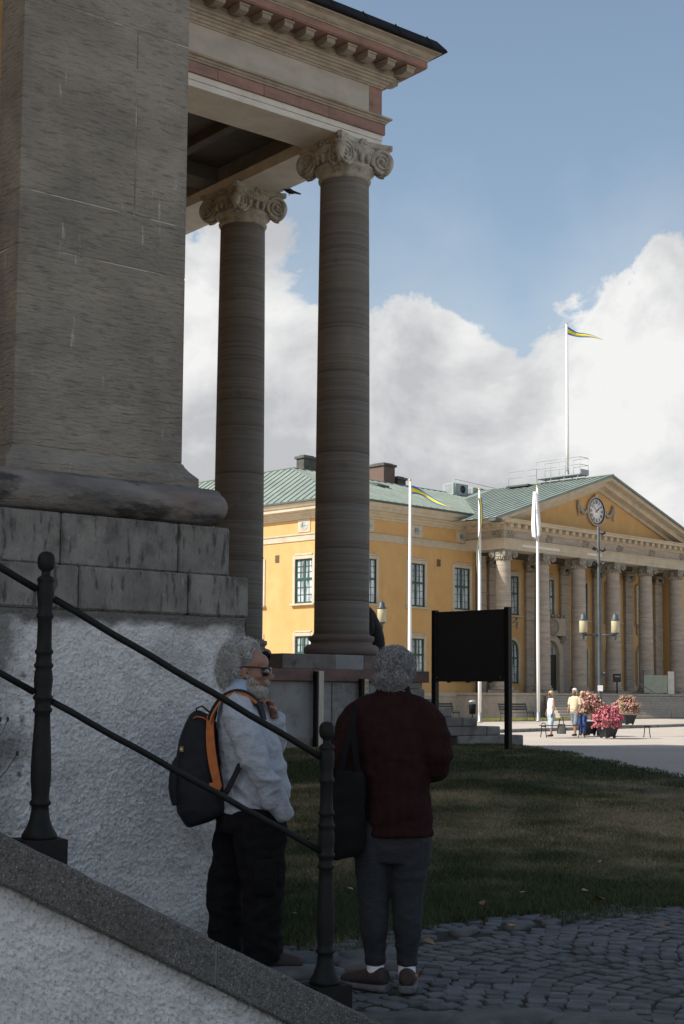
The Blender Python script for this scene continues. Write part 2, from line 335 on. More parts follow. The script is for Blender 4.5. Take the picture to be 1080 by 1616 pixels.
# ------------------------------------------------------------------ ground heights and numpy noise
_DK = np.array([-500, 8.6, 10, 12.5, 15, 18, 21, 25, 28, 31, 36, 45, 5000.]); _ZK = np.array([0, 0, .045, .17, .32, .46, .55, .56, .46, .32, .12, 0, 0])
_xs = np.linspace(0, 50, 1001); _zs = np.interp(_xs, _DK, _ZK); _k = np.exp(-np.linspace(-2, 2, 41) ** 2); _k /= _k.sum()
_zs = np.convolve(np.pad(_zs, 20, 'edge'), _k, 'valid')
def gz(x, y): return np.interp((np.asarray(x) + np.asarray(y)) * 0.70711, _xs, _zs, 0, 0)
def gzf(x, y): return float(gz(x, y))
def vnoise(x, y, seed=0):
    xi = np.floor(x).astype(np.int64); yi = np.floor(y).astype(np.int64); fx = x - xi; fy = y - yi
    fx = fx * fx * (3 - 2 * fx); fy = fy * fy * (3 - 2 * fy)
    def hsh(a, b):
        n = (a * 374761393 + b * 668265263 + seed * 974634541) & 0xffffffff
        n = ((n ^ (n >> 13)) * 1274126177) & 0xffffffff; n = n ^ (n >> 16); return (n & 0xffff) / 65535.0
    return (hsh(xi, yi) * (1 - fx) + hsh(xi + 1, yi) * fx) * (1 - fy) + (hsh(xi, yi + 1) * (1 - fx) + hsh(xi + 1, yi + 1) * fx) * fy
def fbm(x, y, seed=0, oct=4):
    s = 0; a = .5
    for i in range(oct): s = s + a * vnoise(x * 2 ** i, y * 2 ** i, seed + i); a *= .5
    return s / (1 - .5 ** oct)
def grid_mesh(name, X, Y, Z, mask=None):
    """regular grid arrays -> mesh (Z may be 2-d); mask per face"""
    ny, nx = X.shape; idx = np.arange(nx * ny).reshape(ny, nx)
    f = np.stack([idx[:-1, :-1], idx[:-1, 1:], idx[1:, 1:], idx[1:, :-1]], -1).reshape(-1, 4)
    if mask is not None: f = f[mask.reshape(-1)]
    v = np.stack([X, Y, Z], -1).reshape(-1, 3)
    used = np.unique(f); rm = np.full(len(v), -1); rm[used] = np.arange(len(used)); v = v[used]; f = rm[f]
    me = bpy.data.meshes.new(name); me.vertices.add(len(v)); me.vertices.foreach_set('co', v.astype(np.float32).ravel())
    me.loops.add(f.size); me.loops.foreach_set('vertex_index', f.astype(np.int32).ravel())
    me.polygons.add(len(f)); me.polygons.foreach_set('loop_start', np.arange(0, f.size, 4, dtype=np.int32)); me.polygons.foreach_set('loop_total', np.full(len(f), 4, dtype=np.int32))
    me.polygons.foreach_set('use_smooth', np.ones(len(f), bool)); me.update(calc_edges=True); return me
def tri_mesh(name, v, f, smooth=False):
    me = bpy.data.meshes.new(name); me.vertices.add(len(v)); me.vertices.foreach_set('co', np.asarray(v, np.float32).ravel())
    f = np.asarray(f, np.int32); k = f.shape[1]
    me.loops.add(f.size); me.loops.foreach_set('vertex_index', f.ravel()); me.polygons.add(len(f))
    me.polygons.foreach_set('loop_start', np.arange(0, f.size, k, dtype=np.int32)); me.polygons.foreach_set('loop_total', np.full(len(f), k, dtype=np.int32))
    me.polygons.foreach_set('use_smooth', np.full(len(f), smooth)); me.update(calc_edges=True); return me
def inside(px, py, poly):
    px = np.asarray(px); c = np.zeros(px.shape, bool); n = len(poly)
    for i in range(n):
        x0, y0 = poly[i]; x1, y1 = poly[(i + 1) % n]
        cond = ((y0 > py) != (y1 > py)) & (px < (x1 - x0) * (py - y0) / (y1 - y0 + 1e-12) + x0); c ^= cond
    return c

# ------------------------------------------------------------------ ground
def paving_mat():
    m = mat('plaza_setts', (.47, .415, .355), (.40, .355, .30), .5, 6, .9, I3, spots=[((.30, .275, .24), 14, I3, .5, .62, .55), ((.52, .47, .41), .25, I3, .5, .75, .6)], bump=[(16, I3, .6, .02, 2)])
    return m
def build_ground():
    a = np.concatenate([[-900, -300, -100, -40, -20, -10], np.arange(-5, 46, .5), np.arange(47, 75, 2), [80, 90, 110, 150, 250, 500, 1200]])
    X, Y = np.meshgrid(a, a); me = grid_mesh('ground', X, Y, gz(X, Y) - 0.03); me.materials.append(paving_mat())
    tag(mesh_obj('ground', me), 'pale stone setts of the town square', kind='structure')
    k = MB()                                                                    # low kerb across the square
    pts = [(24.0, 31.8), (34.1, 33.1), (44.1, 34.4), (54, 35.7), (70, 37.8), (95, 41.2)]
    k.sweep([(0, -.05), (0, .085), (.02, .10), (.28, .10), (.30, .085), (.30, -.05)], pts)
    tag(k.build('kerb', MT['step']), kind='structure')
build_ground()

LAWN = [(1.5, 9.5), (4.6, 6.75), (5.35, 5.95), (5.85, 5.72), (6.36, 5.84), (6.9, 5.68), (7.5, 5.58), (8.0, 5.42), (8.3, 5.0), (9.2, 4.4), (11, 3.6), (12.4, 5.0), (14.0, 7.4), (15.3, 9.4), (16.7, 11.57), (17.9, 13.2),
        (19.1, 14.85), (19.2, 15.55), (17.4, 15.95), (14, 16.6), (8, 17.2), (3, 17.6), (0, 14)]
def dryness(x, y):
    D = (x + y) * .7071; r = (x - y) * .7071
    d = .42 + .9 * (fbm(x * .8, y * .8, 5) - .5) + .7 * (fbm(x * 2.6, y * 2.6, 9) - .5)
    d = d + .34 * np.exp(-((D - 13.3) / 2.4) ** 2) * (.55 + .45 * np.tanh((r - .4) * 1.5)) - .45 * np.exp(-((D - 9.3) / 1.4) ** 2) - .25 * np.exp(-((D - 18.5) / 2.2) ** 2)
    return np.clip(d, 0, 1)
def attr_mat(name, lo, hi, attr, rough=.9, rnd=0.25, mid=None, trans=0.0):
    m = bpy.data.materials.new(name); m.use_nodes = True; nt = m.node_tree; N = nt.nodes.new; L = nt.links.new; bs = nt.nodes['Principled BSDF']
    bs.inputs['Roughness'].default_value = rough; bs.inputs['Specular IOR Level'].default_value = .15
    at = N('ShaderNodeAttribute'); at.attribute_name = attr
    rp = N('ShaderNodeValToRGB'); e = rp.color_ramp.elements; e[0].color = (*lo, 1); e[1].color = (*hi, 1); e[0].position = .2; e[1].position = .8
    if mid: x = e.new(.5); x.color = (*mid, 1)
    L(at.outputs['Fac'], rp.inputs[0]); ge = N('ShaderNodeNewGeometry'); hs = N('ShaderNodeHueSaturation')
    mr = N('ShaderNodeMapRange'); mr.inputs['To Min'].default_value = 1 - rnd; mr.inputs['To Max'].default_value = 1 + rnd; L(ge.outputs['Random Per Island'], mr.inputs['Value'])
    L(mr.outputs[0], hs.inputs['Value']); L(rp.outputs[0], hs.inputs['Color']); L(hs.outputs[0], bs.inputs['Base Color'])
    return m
def set_attr(me, name, vals, domain='POINT'):
    a = me.attributes.new(name, 'FLOAT', domain); a.data.foreach_set('value', np.asarray(vals, np.float32))
def build_lawn():
    st = .16; xs = np.arange(-.5, 20.5, st); ys = np.arange(3, 18, st); X, Y = np.meshgrid(xs, ys)
    jx = X + .09 * (vnoise(X * 5, Y * 5, 1) - .5); jy = Y + .09 * (vnoise(X * 5, Y * 5, 2) - .5)
    ins = inside(X + .3 * (fbm(X * 2, Y * 2, 3) - .5), Y + .3 * (fbm(X * 2, Y * 2, 4) - .5), LAWN)
    msk = ins[:-1, :-1] & ins[1:, :-1] & ins[:-1, 1:] & ins[1:, 1:]
    Z = gz(jx, jy) + .004 + .022 * fbm(X * 1.6, Y * 1.6, 8)
    me = grid_mesh('lawn', jx, jy, Z, msk)
    co = np.empty(len(me.vertices) * 3, np.float32); me.vertices.foreach_get('co', co); co = co.reshape(-1, 3)
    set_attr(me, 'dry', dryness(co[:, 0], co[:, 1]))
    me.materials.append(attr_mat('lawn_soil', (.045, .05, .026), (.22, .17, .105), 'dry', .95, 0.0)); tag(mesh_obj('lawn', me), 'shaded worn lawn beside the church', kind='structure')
    # blades of grass, thinning with distance
    def scatter(n, box, keep):
        p = rng.random((n, 2)) * [box[1] - box[0], box[3] - box[2]] + [box[0], box[2]]; return p[keep(p)]
    P = []
    def vis(p):
        D = (p[:, 0] + p[:, 1]) * .7071; r = (p[:, 0] - p[:, 1]) * .7071
        return inside(p[:, 0] + .3 * (fbm(p[:, 0] * 2, p[:, 1] * 2, 3) - .5), p[:, 1] + .3 * (fbm(p[:, 0] * 2, p[:, 1] * 2, 4) - .5), LAWN) & (r > -.16 * D) & (r < .32 * D)
    p = scatter(900000, (1, 13, 3, 15), vis); D = (p[:, 0] + p[:, 1]) * .7071
    p = p[rng.random(len(p)) < np.clip((12.0 / D) ** 1.6, 0, 1)]; P.append(p)
    P.append(scatter(170000, (9, 20, 5, 18), vis))
    p = scatter(40000, (4.5, 10, 4, 6.6), lambda q: (fbm(q[:, 0] * 3, q[:, 1] * 3, 21) > .56) & inside(q[:, 0], q[:, 1] + .35, LAWN)); P.append(p)   # tufts creeping over the stones
    p = np.concatenate(P); x, y = p[:, 0], p[:, 1]; n = len(p); D = (x + y) * .7071; dr = dryness(x, y)
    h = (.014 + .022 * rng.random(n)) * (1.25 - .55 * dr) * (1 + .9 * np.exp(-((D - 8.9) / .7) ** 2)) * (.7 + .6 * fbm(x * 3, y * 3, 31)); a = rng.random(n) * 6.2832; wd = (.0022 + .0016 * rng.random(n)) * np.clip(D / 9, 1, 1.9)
    ln = h * (.25 + .9 * rng.random(n)); la = rng.random(n) * 6.2832
    z = gz(x, y) + .012 * 1 + .0; base = np.stack([x, y, z], -1); s = np.stack([np.cos(a), np.sin(a), 0 * a], -1) * wd[:, None]
    tip = base + np.stack([np.cos(la) * ln, np.sin(la) * ln, h], -1)
    v = np.stack([base - s, base + s, tip], 1).reshape(-1, 3); me = tri_mesh('grass', v, np.arange(3 * n).reshape(-1, 3))
    set_attr(me, 'dry', np.repeat(np.clip(dr + .25 * (rng.random(n) - .5), 0, 1), 3))
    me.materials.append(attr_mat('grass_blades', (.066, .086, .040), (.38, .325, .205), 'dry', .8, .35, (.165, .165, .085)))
    tag(mesh_obj('grass', me), 'short dry and green grass blades of the lawn', 'grass', kind='stuff')
build_lawn()

# ------------------------------------------------------------------ cobbles
def build_cobbles():
    root_me = None
    xs = np.arange(2.4, 12.5, .25); ys = np.arange(1.0, 7.5, .25); X, Y = np.meshgrid(xs, ys)
    me = grid_mesh('pavement', X, Y, gz(X, Y) + .012)
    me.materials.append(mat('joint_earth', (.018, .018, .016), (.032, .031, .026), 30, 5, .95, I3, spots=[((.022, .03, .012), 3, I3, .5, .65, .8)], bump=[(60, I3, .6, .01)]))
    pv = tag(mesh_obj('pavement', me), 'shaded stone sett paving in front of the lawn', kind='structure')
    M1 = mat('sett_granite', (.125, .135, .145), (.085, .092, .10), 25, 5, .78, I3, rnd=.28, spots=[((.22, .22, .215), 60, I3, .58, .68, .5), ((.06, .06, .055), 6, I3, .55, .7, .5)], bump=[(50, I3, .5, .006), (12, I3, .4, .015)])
    M2 = mat('slab_stone', (.115, .12, .122), (.075, .079, .08), 9, 6, .8, I3, rnd=.15, spots=[((.05, .05, .046), 4, I3, .52, .68, .6)], bump=[(22, I3, .6, .015), (80, I3, .4, .005)])
    # irregular flagstones by the wall foot and at the lower left
    slabs = [((4.55, 6.0), .36, .22, .5), ((4.98, 5.72), .30, .2, -.5), ((5.33, 5.52), .25, .17, -.6), ((5.62, 5.34), .22, .15, -.2), ((5.05, 5.35), .26, .16, -.7), ((4.72, 5.55), .2, .14, .2), ((5.42, 5.2), .2, .12, -.5),
             ((4.62, 4.28), .28, .12, -.75), ((4.95, 3.98), .30, .13, -.72), ((5.22, 3.66), .24, .12, -.7), ((4.40, 4.56), .22, .12, -.8), ((6.55, 5.52), .13, .07, .2), ((6.95, 5.42), .12, .07, 0), ((7.2, 5.36), .1, .06, .3), ((6.2, 5.55), .11, .07, 0)]
    for (cx, cy), rx, ry, an in slabs:
        n = 9; poly = []
        for i in range(n):
            t = 2 * math.pi * i / n + random.uniform(-.2, .2); k = random.uniform(.8, 1.12) / max(abs(math.cos(t)), abs(math.sin(t))) ** .5
            poly.append((rx * k * math.cos(t), ry * k * math.sin(t)))
        m = MB(); rings = [[(x * q, y * q, z + (random.uniform(-.004, .004) if z > 0 else 0)) for x, y in poly] for q, z in ((1, -.03), (1, .012), (.95, .026), (.5, .032), (.12, .033))]
        m.loft(rings, True, True); m.build('flagstone', M2, pv, (cx, cy, gzf(cx, cy) + .01), (random.uniform(-.03, .03), random.uniform(-.03, .03), an))
    # setts laid in segmental arcs; a few shared block shapes
    variants = []
    for k in range(5):
        m = MB(); n = 4; rings = []
        cor = [(-.5 + random.uniform(-.05, .06), -.5 + random.uniform(-.05, .06)), (.5 + random.uniform(-.06, .05), -.5 + random.uniform(-.05, .06)), (.5 + random.uniform(-.06, .05), .5 + random.uniform(-.06, .05)), (-.5 + random.uniform(-.05, .06), .5 + random.uniform(-.06, .05))]
        for q, z in ((1, -.5), (1, -.03), (.955, .035), (.86, .07)):
            ring = []
            for i in range(4):
                a, b = Vector(cor[i]), Vector(cor[(i + 1) % 4])
                ring += [(a * .86 + b * .14) * q, (a * .14 + b * .86) * q]
            rings.append([(p.x, p.y, z + (random.uniform(-.03, .03) if z > 0 else 0)) for p in ring])
        m.loft(rings, True, False); me = m.mesh('sett'); me.materials.append(M1); variants.append(me)
    Wd, sz, rowp = 1.36, .100, .122; spots = []
    th = R(-6); cx, sx = math.cos(th), math.sin(th)
    sl = [(Vector(c), max(a, b) * .95, min(a, b), an) for c, a, b, an in slabs]
    for ci in range(-6, 8):
        Rr = Wd * .66; a1 = math.asin(Wd / 2 / Rr); nst = int(2 * a1 * Rr / sz)
        for ri in range(-36, 36):
            for si in range(nst):
                t = -a1 + 2 * a1 * (si + .5) / nst + random.uniform(-.012, .012)
                lx = ci * Wd + Rr * math.sin(t); ly = ri * rowp + Rr * (math.cos(t) - 1) + random.uniform(-.008, .008) + (.06 if ci % 2 else 0)
                x = 6.2 + lx * cx - ly * sx; y = 4.4 + lx * sx + ly * cx
                spots.append((x, y, th - t))
    A = np.array(spots); keep = ~inside(A[:, 0], A[:, 1] - .06, LAWN) & (A[:, 0] > 3.9) & (A[:, 0] < 11.5) & (A[:, 1] > 1.4) & (A[:, 1] < 6.4)
    for c, rx, ry, an in sl:
        dx, dy = A[:, 0] - c.x, A[:, 1] - c.y; u = dx * math.cos(an) + dy * math.sin(an); v = -dx * math.sin(an) + dy * math.cos(an)
        keep &= (u / (rx + .05)) ** 2 + (v / (ry + .05)) ** 2 > 1
    A = A[keep]; D = (A[:, 0] + A[:, 1]) * .7071; r = (A[:, 0] - A[:, 1]) * .7071
    vis = (r > -.06 * D) & (r < .245 * D) & (D > 6.0)
    order = np.argsort(np.where(vis, D, 100 + D)); rest = MB()
    for k, i in enumerate(order):
        x, y, an = A[i]; s = random.uniform(.95, 1.08); sc = (sz * s * .90, rowp * .90 * random.uniform(.90, 1.03), .11); z = gzf(x, y) + .012 + random.uniform(-.006, .006)
        rt = (random.uniform(-.05, .05), random.uniform(-.05, .05), an + random.uniform(-.035, .035))
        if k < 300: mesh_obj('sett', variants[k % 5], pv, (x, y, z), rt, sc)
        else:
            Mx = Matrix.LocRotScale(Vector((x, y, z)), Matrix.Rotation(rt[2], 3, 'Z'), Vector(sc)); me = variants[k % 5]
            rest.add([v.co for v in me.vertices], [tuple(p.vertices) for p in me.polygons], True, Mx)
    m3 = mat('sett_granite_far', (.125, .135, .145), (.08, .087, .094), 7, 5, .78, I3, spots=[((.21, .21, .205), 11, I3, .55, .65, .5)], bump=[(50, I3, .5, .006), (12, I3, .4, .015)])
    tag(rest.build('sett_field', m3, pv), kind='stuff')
    # fallen leaves
    lm = [mat('leaf_yellow', (.42, .30, .06), (.30, .18, .04), 30, 3, .7), mat('leaf_brown', (.26, .15, .06), (.16, .09, .04), 30, 3, .7), mat('leaf_pale', (.36, .34, .24), (.25, .22, .14), 30, 3, .7)]
    lv = []
    for k in range(3):
        m = MB(); L = 7; up = []; dn = []
        for i in range(L):
            t = i / (L - 1); w = .38 * math.sin(math.pi * t ** .8) * (1 + .12 * (-1) ** i); up.append((t - .5, w, .12 * math.sin(3 * t) + .16 * w)); dn.append((t - .5, -w, .10 * math.sin(3 * t) + .2 * w))
        m.add(up + dn, [(i, i + 1, L + i + 1, L + i) for i in range(L - 1)], True); me = m.mesh('fallen_leaf'); me.materials.append(lm[k]); lv.append(me)
    LP = [(6.75, 5.32, .08, 0), (6.05, 5.42, .07, 1), (6.0, 5.3, .08, 1), (7.25, 5.95, .06, 1), (7.75, 6.0, .07, 0), (8.1, 5.75, .08, 0), (7.0, 6.9, .05, 2), (6.4, 6.1, .05, 2), (8.4, 7.0, .07, 1), (9.6, 7.9, .07, 0), (7.9, 5.5, .1, 1), (5.65, 6.9, .1, 0), (9.2, 6.4, .05, 2),
          (8.6, 5.6, .06, 0), (10.5, 7.2, .05, 2), (11.5, 8.2, .06, 2), (6.6, 5.0, .05, 1), (5.4, 4.6, .04, 1), (7.4, 4.7, .05, 1), (6.1, 6.5, .05, 1), (8.9, 8.8, .07, 2), (12.5, 11.0, .07, 0)]
    wrd = {0: 'yellow', 1: 'brown', 2: 'pale'}
    for x, y, s, k in LP:
        o = mesh_obj('fallen_leaf', lv[k], None, (x, y, gzf(x, y) + .055), (random.uniform(-.4, .4), random.uniform(-.4, .4), random.uniform(0, 6)), (s, s, s))
        w = 'lawn' if inside(np.array([x]), np.array([y]), LAWN)[0] else 'stone setts'; tag(o, 'small curled %s fallen leaf lying on the shaded %s' % (wrd[k], w), 'leaf', 'fallen %s leaves on the %s' % (wrd[k], w))
build_cobbles()

# ------------------------------------------------------------------ church
CH = thing('church', 'stone church with giant pilaster and ionic portico filling the left side', 'church', (17, 17, 0), R(-6))
def rough_panel(name, M4, w, h, st, amp, mat_, parent, seed, dirt_and_dark=None):
    """roughcast sheet: real lumps on a w x h grid (local x, z; bulging to -y)"""
    nx, nz_ = int(w / st) + 1, int(h / st) + 1; u = np.linspace(0, w, nx); v = np.linspace(0, h, nz_); U, V = np.meshgrid(u, v)
    d = amp * (1.0 * (fbm(U * 7, V * 7, seed, 3) - .5) + 0.7 * fbm(U * 46, V * 44, seed + 7, 3) + .8 * vnoise(U * 110, V * 105, seed + 11) ** 2 + .5 * np.clip(fbm(U * 5, V * 5, seed + 20) - .5, 0, 1))
    me = grid_mesh(name, U, -d, V); set_attr(me, 'dirt_and_dark', (dirt_and_dark(U, V) if dirt_and_dark else 0 * U).ravel()); me.materials.append(mat_)
    o = mesh_obj(name, me, parent); o.matrix_local = M4; return o
def roughcast_mat():
    m = MT['roughcast']; nt = m.node_tree; N = nt.nodes.new; L = nt.links.new; bs = nt.nodes['Principled BSDF']
    src = bs.inputs['Base Color'].links[0].from_socket
    at = N('ShaderNodeAttribute'); at.attribute_name = 'dirt_and_dark'; mx = N('ShaderNodeMix'); mx.data_type = 'RGBA'
    L(at.outputs['Fac'], mx.inputs['Factor']); L(src, mx.inputs['A']); mx.inputs['B'].default_value = (.085, .082, .074, 1); L(mx.outputs['Result'], bs.inputs['Base Color'])
roughcast_mat()
def build_church_body():
    w = MB()
    w.box(-45, -11.40, 0, -10.76, 14, 20.0); w.box(-10.76, -.80, 0, -4.2, 14, 20.0); w.build('wall', MT['ochre_dark'], CH)
    b = MB(); b.box(-45, -11.62, 0, -12.08, -11.40, 1.80, .01); b.build('plinth_wall', MT['podiumrough'], CH)
    cs = MB(); cs.sweep([(0, 19.2), (.25, 19.4), (.3, 19.8), (.9, 20.0), (.95, 20.4), (0, 20.6)], [(-45, -11.4), (-10.76, -11.4), (-10.76, -.8), (-4.2, -.8), (-4.2, 14)]); cs.build('cornice', MT['cornice'], CH)
    rf = MB(); rf.prism([(-45.5, -12.1), (-10.1, -12.1), (-10.1, -1.5), (-3.5, -1.5), (-3.5, 14.5), (-45.5, 14.5)], 20.6, 20.75); rf.build('roof', MT['copperdark'], CH)
    # giant pilaster
    P = tag(empty('pilaster', parent=CH), 'weathered tooled stone pilaster on moulded base')
    x0, x1, yf, yb = -11.745, -10.672, -11.686, -11.38
    core = MB(); core.box(x0 + .004, yf + .004, 2.7, x1 - .004, yb, 16); core.build('mortar', mat('lime_mortar', (.46, .45, .42), (.16, .148, .125), 5, 6, .95, I3, (.42, .58)), P)
    g = .003
    rows = [(2.745, 3.85, [x0, x1]), (3.85, 4.163, [x0, x1]), (4.163, 5.273, [x0, -11.024, x1]), (5.273, 6.6, [x0, x1]), (6.6, 7.1, [x0, -11.3, x1]), (7.1, 8.6, [x0, x1]), (8.6, 16, [x0, x1])]
    for za, zb, xs in rows:
        for a, b_ in zip(xs[:-1], xs[1:]):
            m = MB(); m.box(a + (g if a != x0 else 0), yf, za + g, b_ - (g if b_ != x1 else 0), yb + .01, zb - g, .004); m.build('stone_block', MT['tooled'], P)
    path = [(x0, yb + .05), (x0, yf), (x1, yf), (x1, yb + .05)]
    ap = MB(); ap.sweep([(-.1, 2.60), (.072, 2.60), (.072, 2.655), (.060, 2.668), (.034, 2.695), (.014, 2.722), (.003, 2.745), (-.1, 2.745)], path); ap.build('apophyge', MT['tooled'], P)
    tp = [(-.1, 2.37)] + [(.095 + .116 * math.cos(t), 2.4845 + .115 * math.sin(t)) for t in np.linspace(-1.5, 1.5, 13)] + [(-.1, 2.60)]
    to = MB(); to.sweep(tp, path); t_ = to.build('torus', MT['torus'], P)
    bv = t_.modifiers.new('b', 'BEVEL'); bv.width = .05; bv.segments = 4; bv.angle_limit = R(60)
    for p in t_.data.polygons: p.use_smooth = True
    def course(z0, z1, p, joints, nm='plinth_block'):
        xa, xb, y = x0 - p, x1 + p, yf - p; xs = [xa] + joints + [xb]
        for a, b_ in zip(xs[:-1], xs[1:]):
            m = MB(); e = random.uniform(0, .004); m.box(a + g, y - e, z0 + g, b_ - (g if b_ != xb else 0), yb + .06, z1 - g, .012)
            o = m.build(nm, MT['plinthstone'], P)
    course(2.083, 2.37, .207, [-11.55, -10.815]); course(1.845, 2.083, .2875, [-11.48, -10.796])
    # roughcast foot
    F = tag(empty('rendered_base', parent=CH), 'white roughcast render with grey worn patches')
    xr, yr = -10.405, -11.957
    def dirt_and_dark(U, V):
        X = U - 12.2 - xr + xr; x = (-12.2) + U
        d = .75 * np.clip((-11.74 - x) * 5.0 + 2.6 * (fbm(U * 5, V * 5, 41) - .5), 0, 1) * np.clip((V - .35) * 2, 0, 1)
        e = np.clip((x + 10.64) * 5.5 - .55 * (1.85 - V) + 2.0 * (fbm(U * 6, V * 6, 43) - .5), 0, .8)
        t = .9 * np.clip((V - 1.79) * 16 + 2.0 * (fbm(U * 6, V * 9, 44) - .62), 0, 1)  # dark band along the top edge, below the plinth course
        b = .7 * np.clip((.25 - V) * 3 + 1.5 * (fbm(U * 5, V * 5, 47) - .55), 0, 1)
        s = .45 * np.clip(4 * (fbm(U * 3, V * 3, 45) - .58), 0, 1) + .9 * np.clip(5 * (fbm(U * 22, V * 22, 48) - .66), 0, 1) * np.clip((-11.55 - x) * 4 + .1, .08, 1)
        return np.clip(np.maximum.reduce([d, e, t, b, s]), 0, 1)
    core = MB(); core.box(-12.2, yr + .02, -.2, xr - .02, -10.2, 1.842); core.build('wall_core', MT['podiumrough'], F)
    rough_panel('roughcast_face', T(-12.2, yr, -.05), 12.2 + xr, 1.895, .0058, .0125, MT['roughcast'], F, 3, dirt_and_dark)
    rough_panel('roughcast_side', T(xr, yr, -.05) @ rotz(R(90)), 1.75, 1.895, .012, .016, MT['roughcast'], F, 5, lambda U, V: np.clip(.75 - .2 * U + .8 * (fbm(U * 5, V * 5, 46) - .5), 0, .9))
build_church_body()

def spiral_disc(r, th, turns=2.6):
    """volute: thick disc facing +x with a raised spiral; returns (verts builder)"""
    m = MB(); seg = 28
    Mx = Matrix.Rotation(R(90), 4, 'Y')
    m.lathe([(r * .985, -th), (r, -th * .6), (r, -.012), (r * .96, 0.0), (r * .86, .004), (r * .80, -.012), (r * .05, -.012)], seg, M=Mx)
    pts, rad = [], []; n = 64
    for i in range(n):
        t = i / (n - 1); q = r * (.90 * (1 - t) ** 1.15 + .10); a = -R(90) - t * turns * 2 * math.pi
        pts.append((.0, q * math.cos(a), q * math.sin(a))); rad.append(.026 * (r / .22) * (1 - .55 * t))
    m.tube(pts, rad, 6); m.ellipsoid((0, 0, 0), (.03 * r / .2, .034 * r / .2, .034 * r / .2), 10, 6)
    return m
def ionic_parts(half, rn, z0, h, matc, parent, dr, seg=40, full=True):
    """angular ionic capital: neck + echinus, concave abacus, eight spiral discs on the four corners"""
    m = MB(); zt = z0 + h
    m.lathe([(rn * .99, z0), (rn * 1.07, z0 + .02 * h / .6), (rn * 1.09, z0 + .05 * h / .6), (rn * 1.03, z0 + .08 * h / .6), (rn * 1.08, z0 + .13 * h / .6), (rn * 1.22, z0 + .17 * h / .6), (rn * 1.27, z0 + .20 * h / .6),
             (rn * 1.18, z0 + .23 * h / .6), (rn * 1.24, z0 + .33 * h / .6), (rn * 1.36, z0 + .42 * h / .6), (rn * 1.3, z0 + .5 * h / .6), (rn * 1.0, zt - .02)], seg)
    if full:
        for k in range(24):                                    # egg moulding
            a = 2 * math.pi * (k + .5) / 24; q = rn * 1.28
            m.ellipsoid((q * math.cos(a), q * math.sin(a), z0 + .30 * h / .6), (.05, .05, .085), 8, 6, Matrix.Rotation(a, 3, 'Z'))
        for f in range(4):                                     # husks beside the flower and swags
            for s in (-1, 1):
                for j in range(5):
                    a = f * math.pi / 2 + s * (R(14) + R(5.5) * j); q = rn * 1.30 + .008 * j
                    m.ellipsoid((q * math.cos(a), q * math.sin(a), z0 + (.40 + .012 * j) * h / .6), (.03, .024, .05 - .005 * j), 7, 5, Matrix.Rotation(a, 3, 'Z'))
    m.build('capital', matc, parent)
    ab = MB(); ring = []
    for f in range(4):
        c0 = f * math.pi / 2; n = 9
        for j in range(n):
            t = -1 + 2 * j / (n - 1); w = half * .93 * t; dpt = half * (1.0 - .20 * (1 - t * t))
            ring.append((math.cos(c0) * dpt - math.sin(c0) * w, math.sin(c0) * dpt + math.cos(c0) * w))
    prof = [(.90, zt - .13 * h / .6), (.93, zt - .09 * h / .6), (.985, zt - .075 * h / .6), (1.0, zt - .05 * h / .6), (1.0, zt)]
    ab.loft([[(x * q, y * q, z) for x, y in ring] for q, z in prof], True, False)
    if full:
        for f in range(4):
            a = f * math.pi / 2
            for k in range(6):
                t = 2 * math.pi * k / 6; o = Vector((half * .84, .055 * math.cos(t), zt - .07 + .06 * math.sin(t)))
                ab.ellipsoid(rotz(a) @ o, (.035, .04, .04), 7, 5, Matrix.Rotation(a, 3, 'Z'))
            ab.ellipsoid(rotz(a) @ Vector((half * .86, 0, zt - .07)), (.05, .03, .03), 7, 5, Matrix.Rotation(a, 3, 'Z'))
            ab.ellipsoid(rotz(a) @ Vector((half * .83, 0, zt - .17)), (.03, .05, .07), 7, 5, Matrix.Rotation(a, 3, 'Z'))
    ab.build('abacus', matc, parent)
    disc = spiral_disc(dr, .10 * dr / .22); me = disc.mesh('volute'); me.materials.append(matc)
    apex = half * 1.40
    for k in range(4):
        th = R(45 + 90 * k)
        for s in (-1, 1):
            psi = th + s * R(60); ti = psi + (R(90) if s > 0 else -R(90)) * 1.0
            A = Vector((apex * math.cos(th), apex * math.sin(th), 0)); d = Vector((math.cos(ti), math.sin(ti), 0))
            if d.dot(A) > 0: d = -d
            c = A + d * dr * .98; c.z = zt - .08 * h / .6 - dr * .98
            mesh_obj('volute', me, parent, c, (0, 0, psi), (1, 1 if s < 0 else -1, 1))
        w = MB(); c = Vector((apex * .80, 0, 0)); zc = zt - .08 * h / .6                      # leaf down the corner between the two spirals
        w.loft([[(apex * p - t, -b, z), (apex * p + t, -b * .4, z), (apex * p + t, b * .4, z), (apex * p - t, b, z)] for p, t, b, z in ((.86, .03, .05, zc), (.90, .03, .06, zc - .35 * dr), (.88, .035, .06, zc - dr), (.82, .04, .05, zc - 1.6 * dr), (.72, .03, .03, zc - 2.05 * dr))], True, True)
        w.build('corner_leaf', matc, parent, None, (0, 0, th))
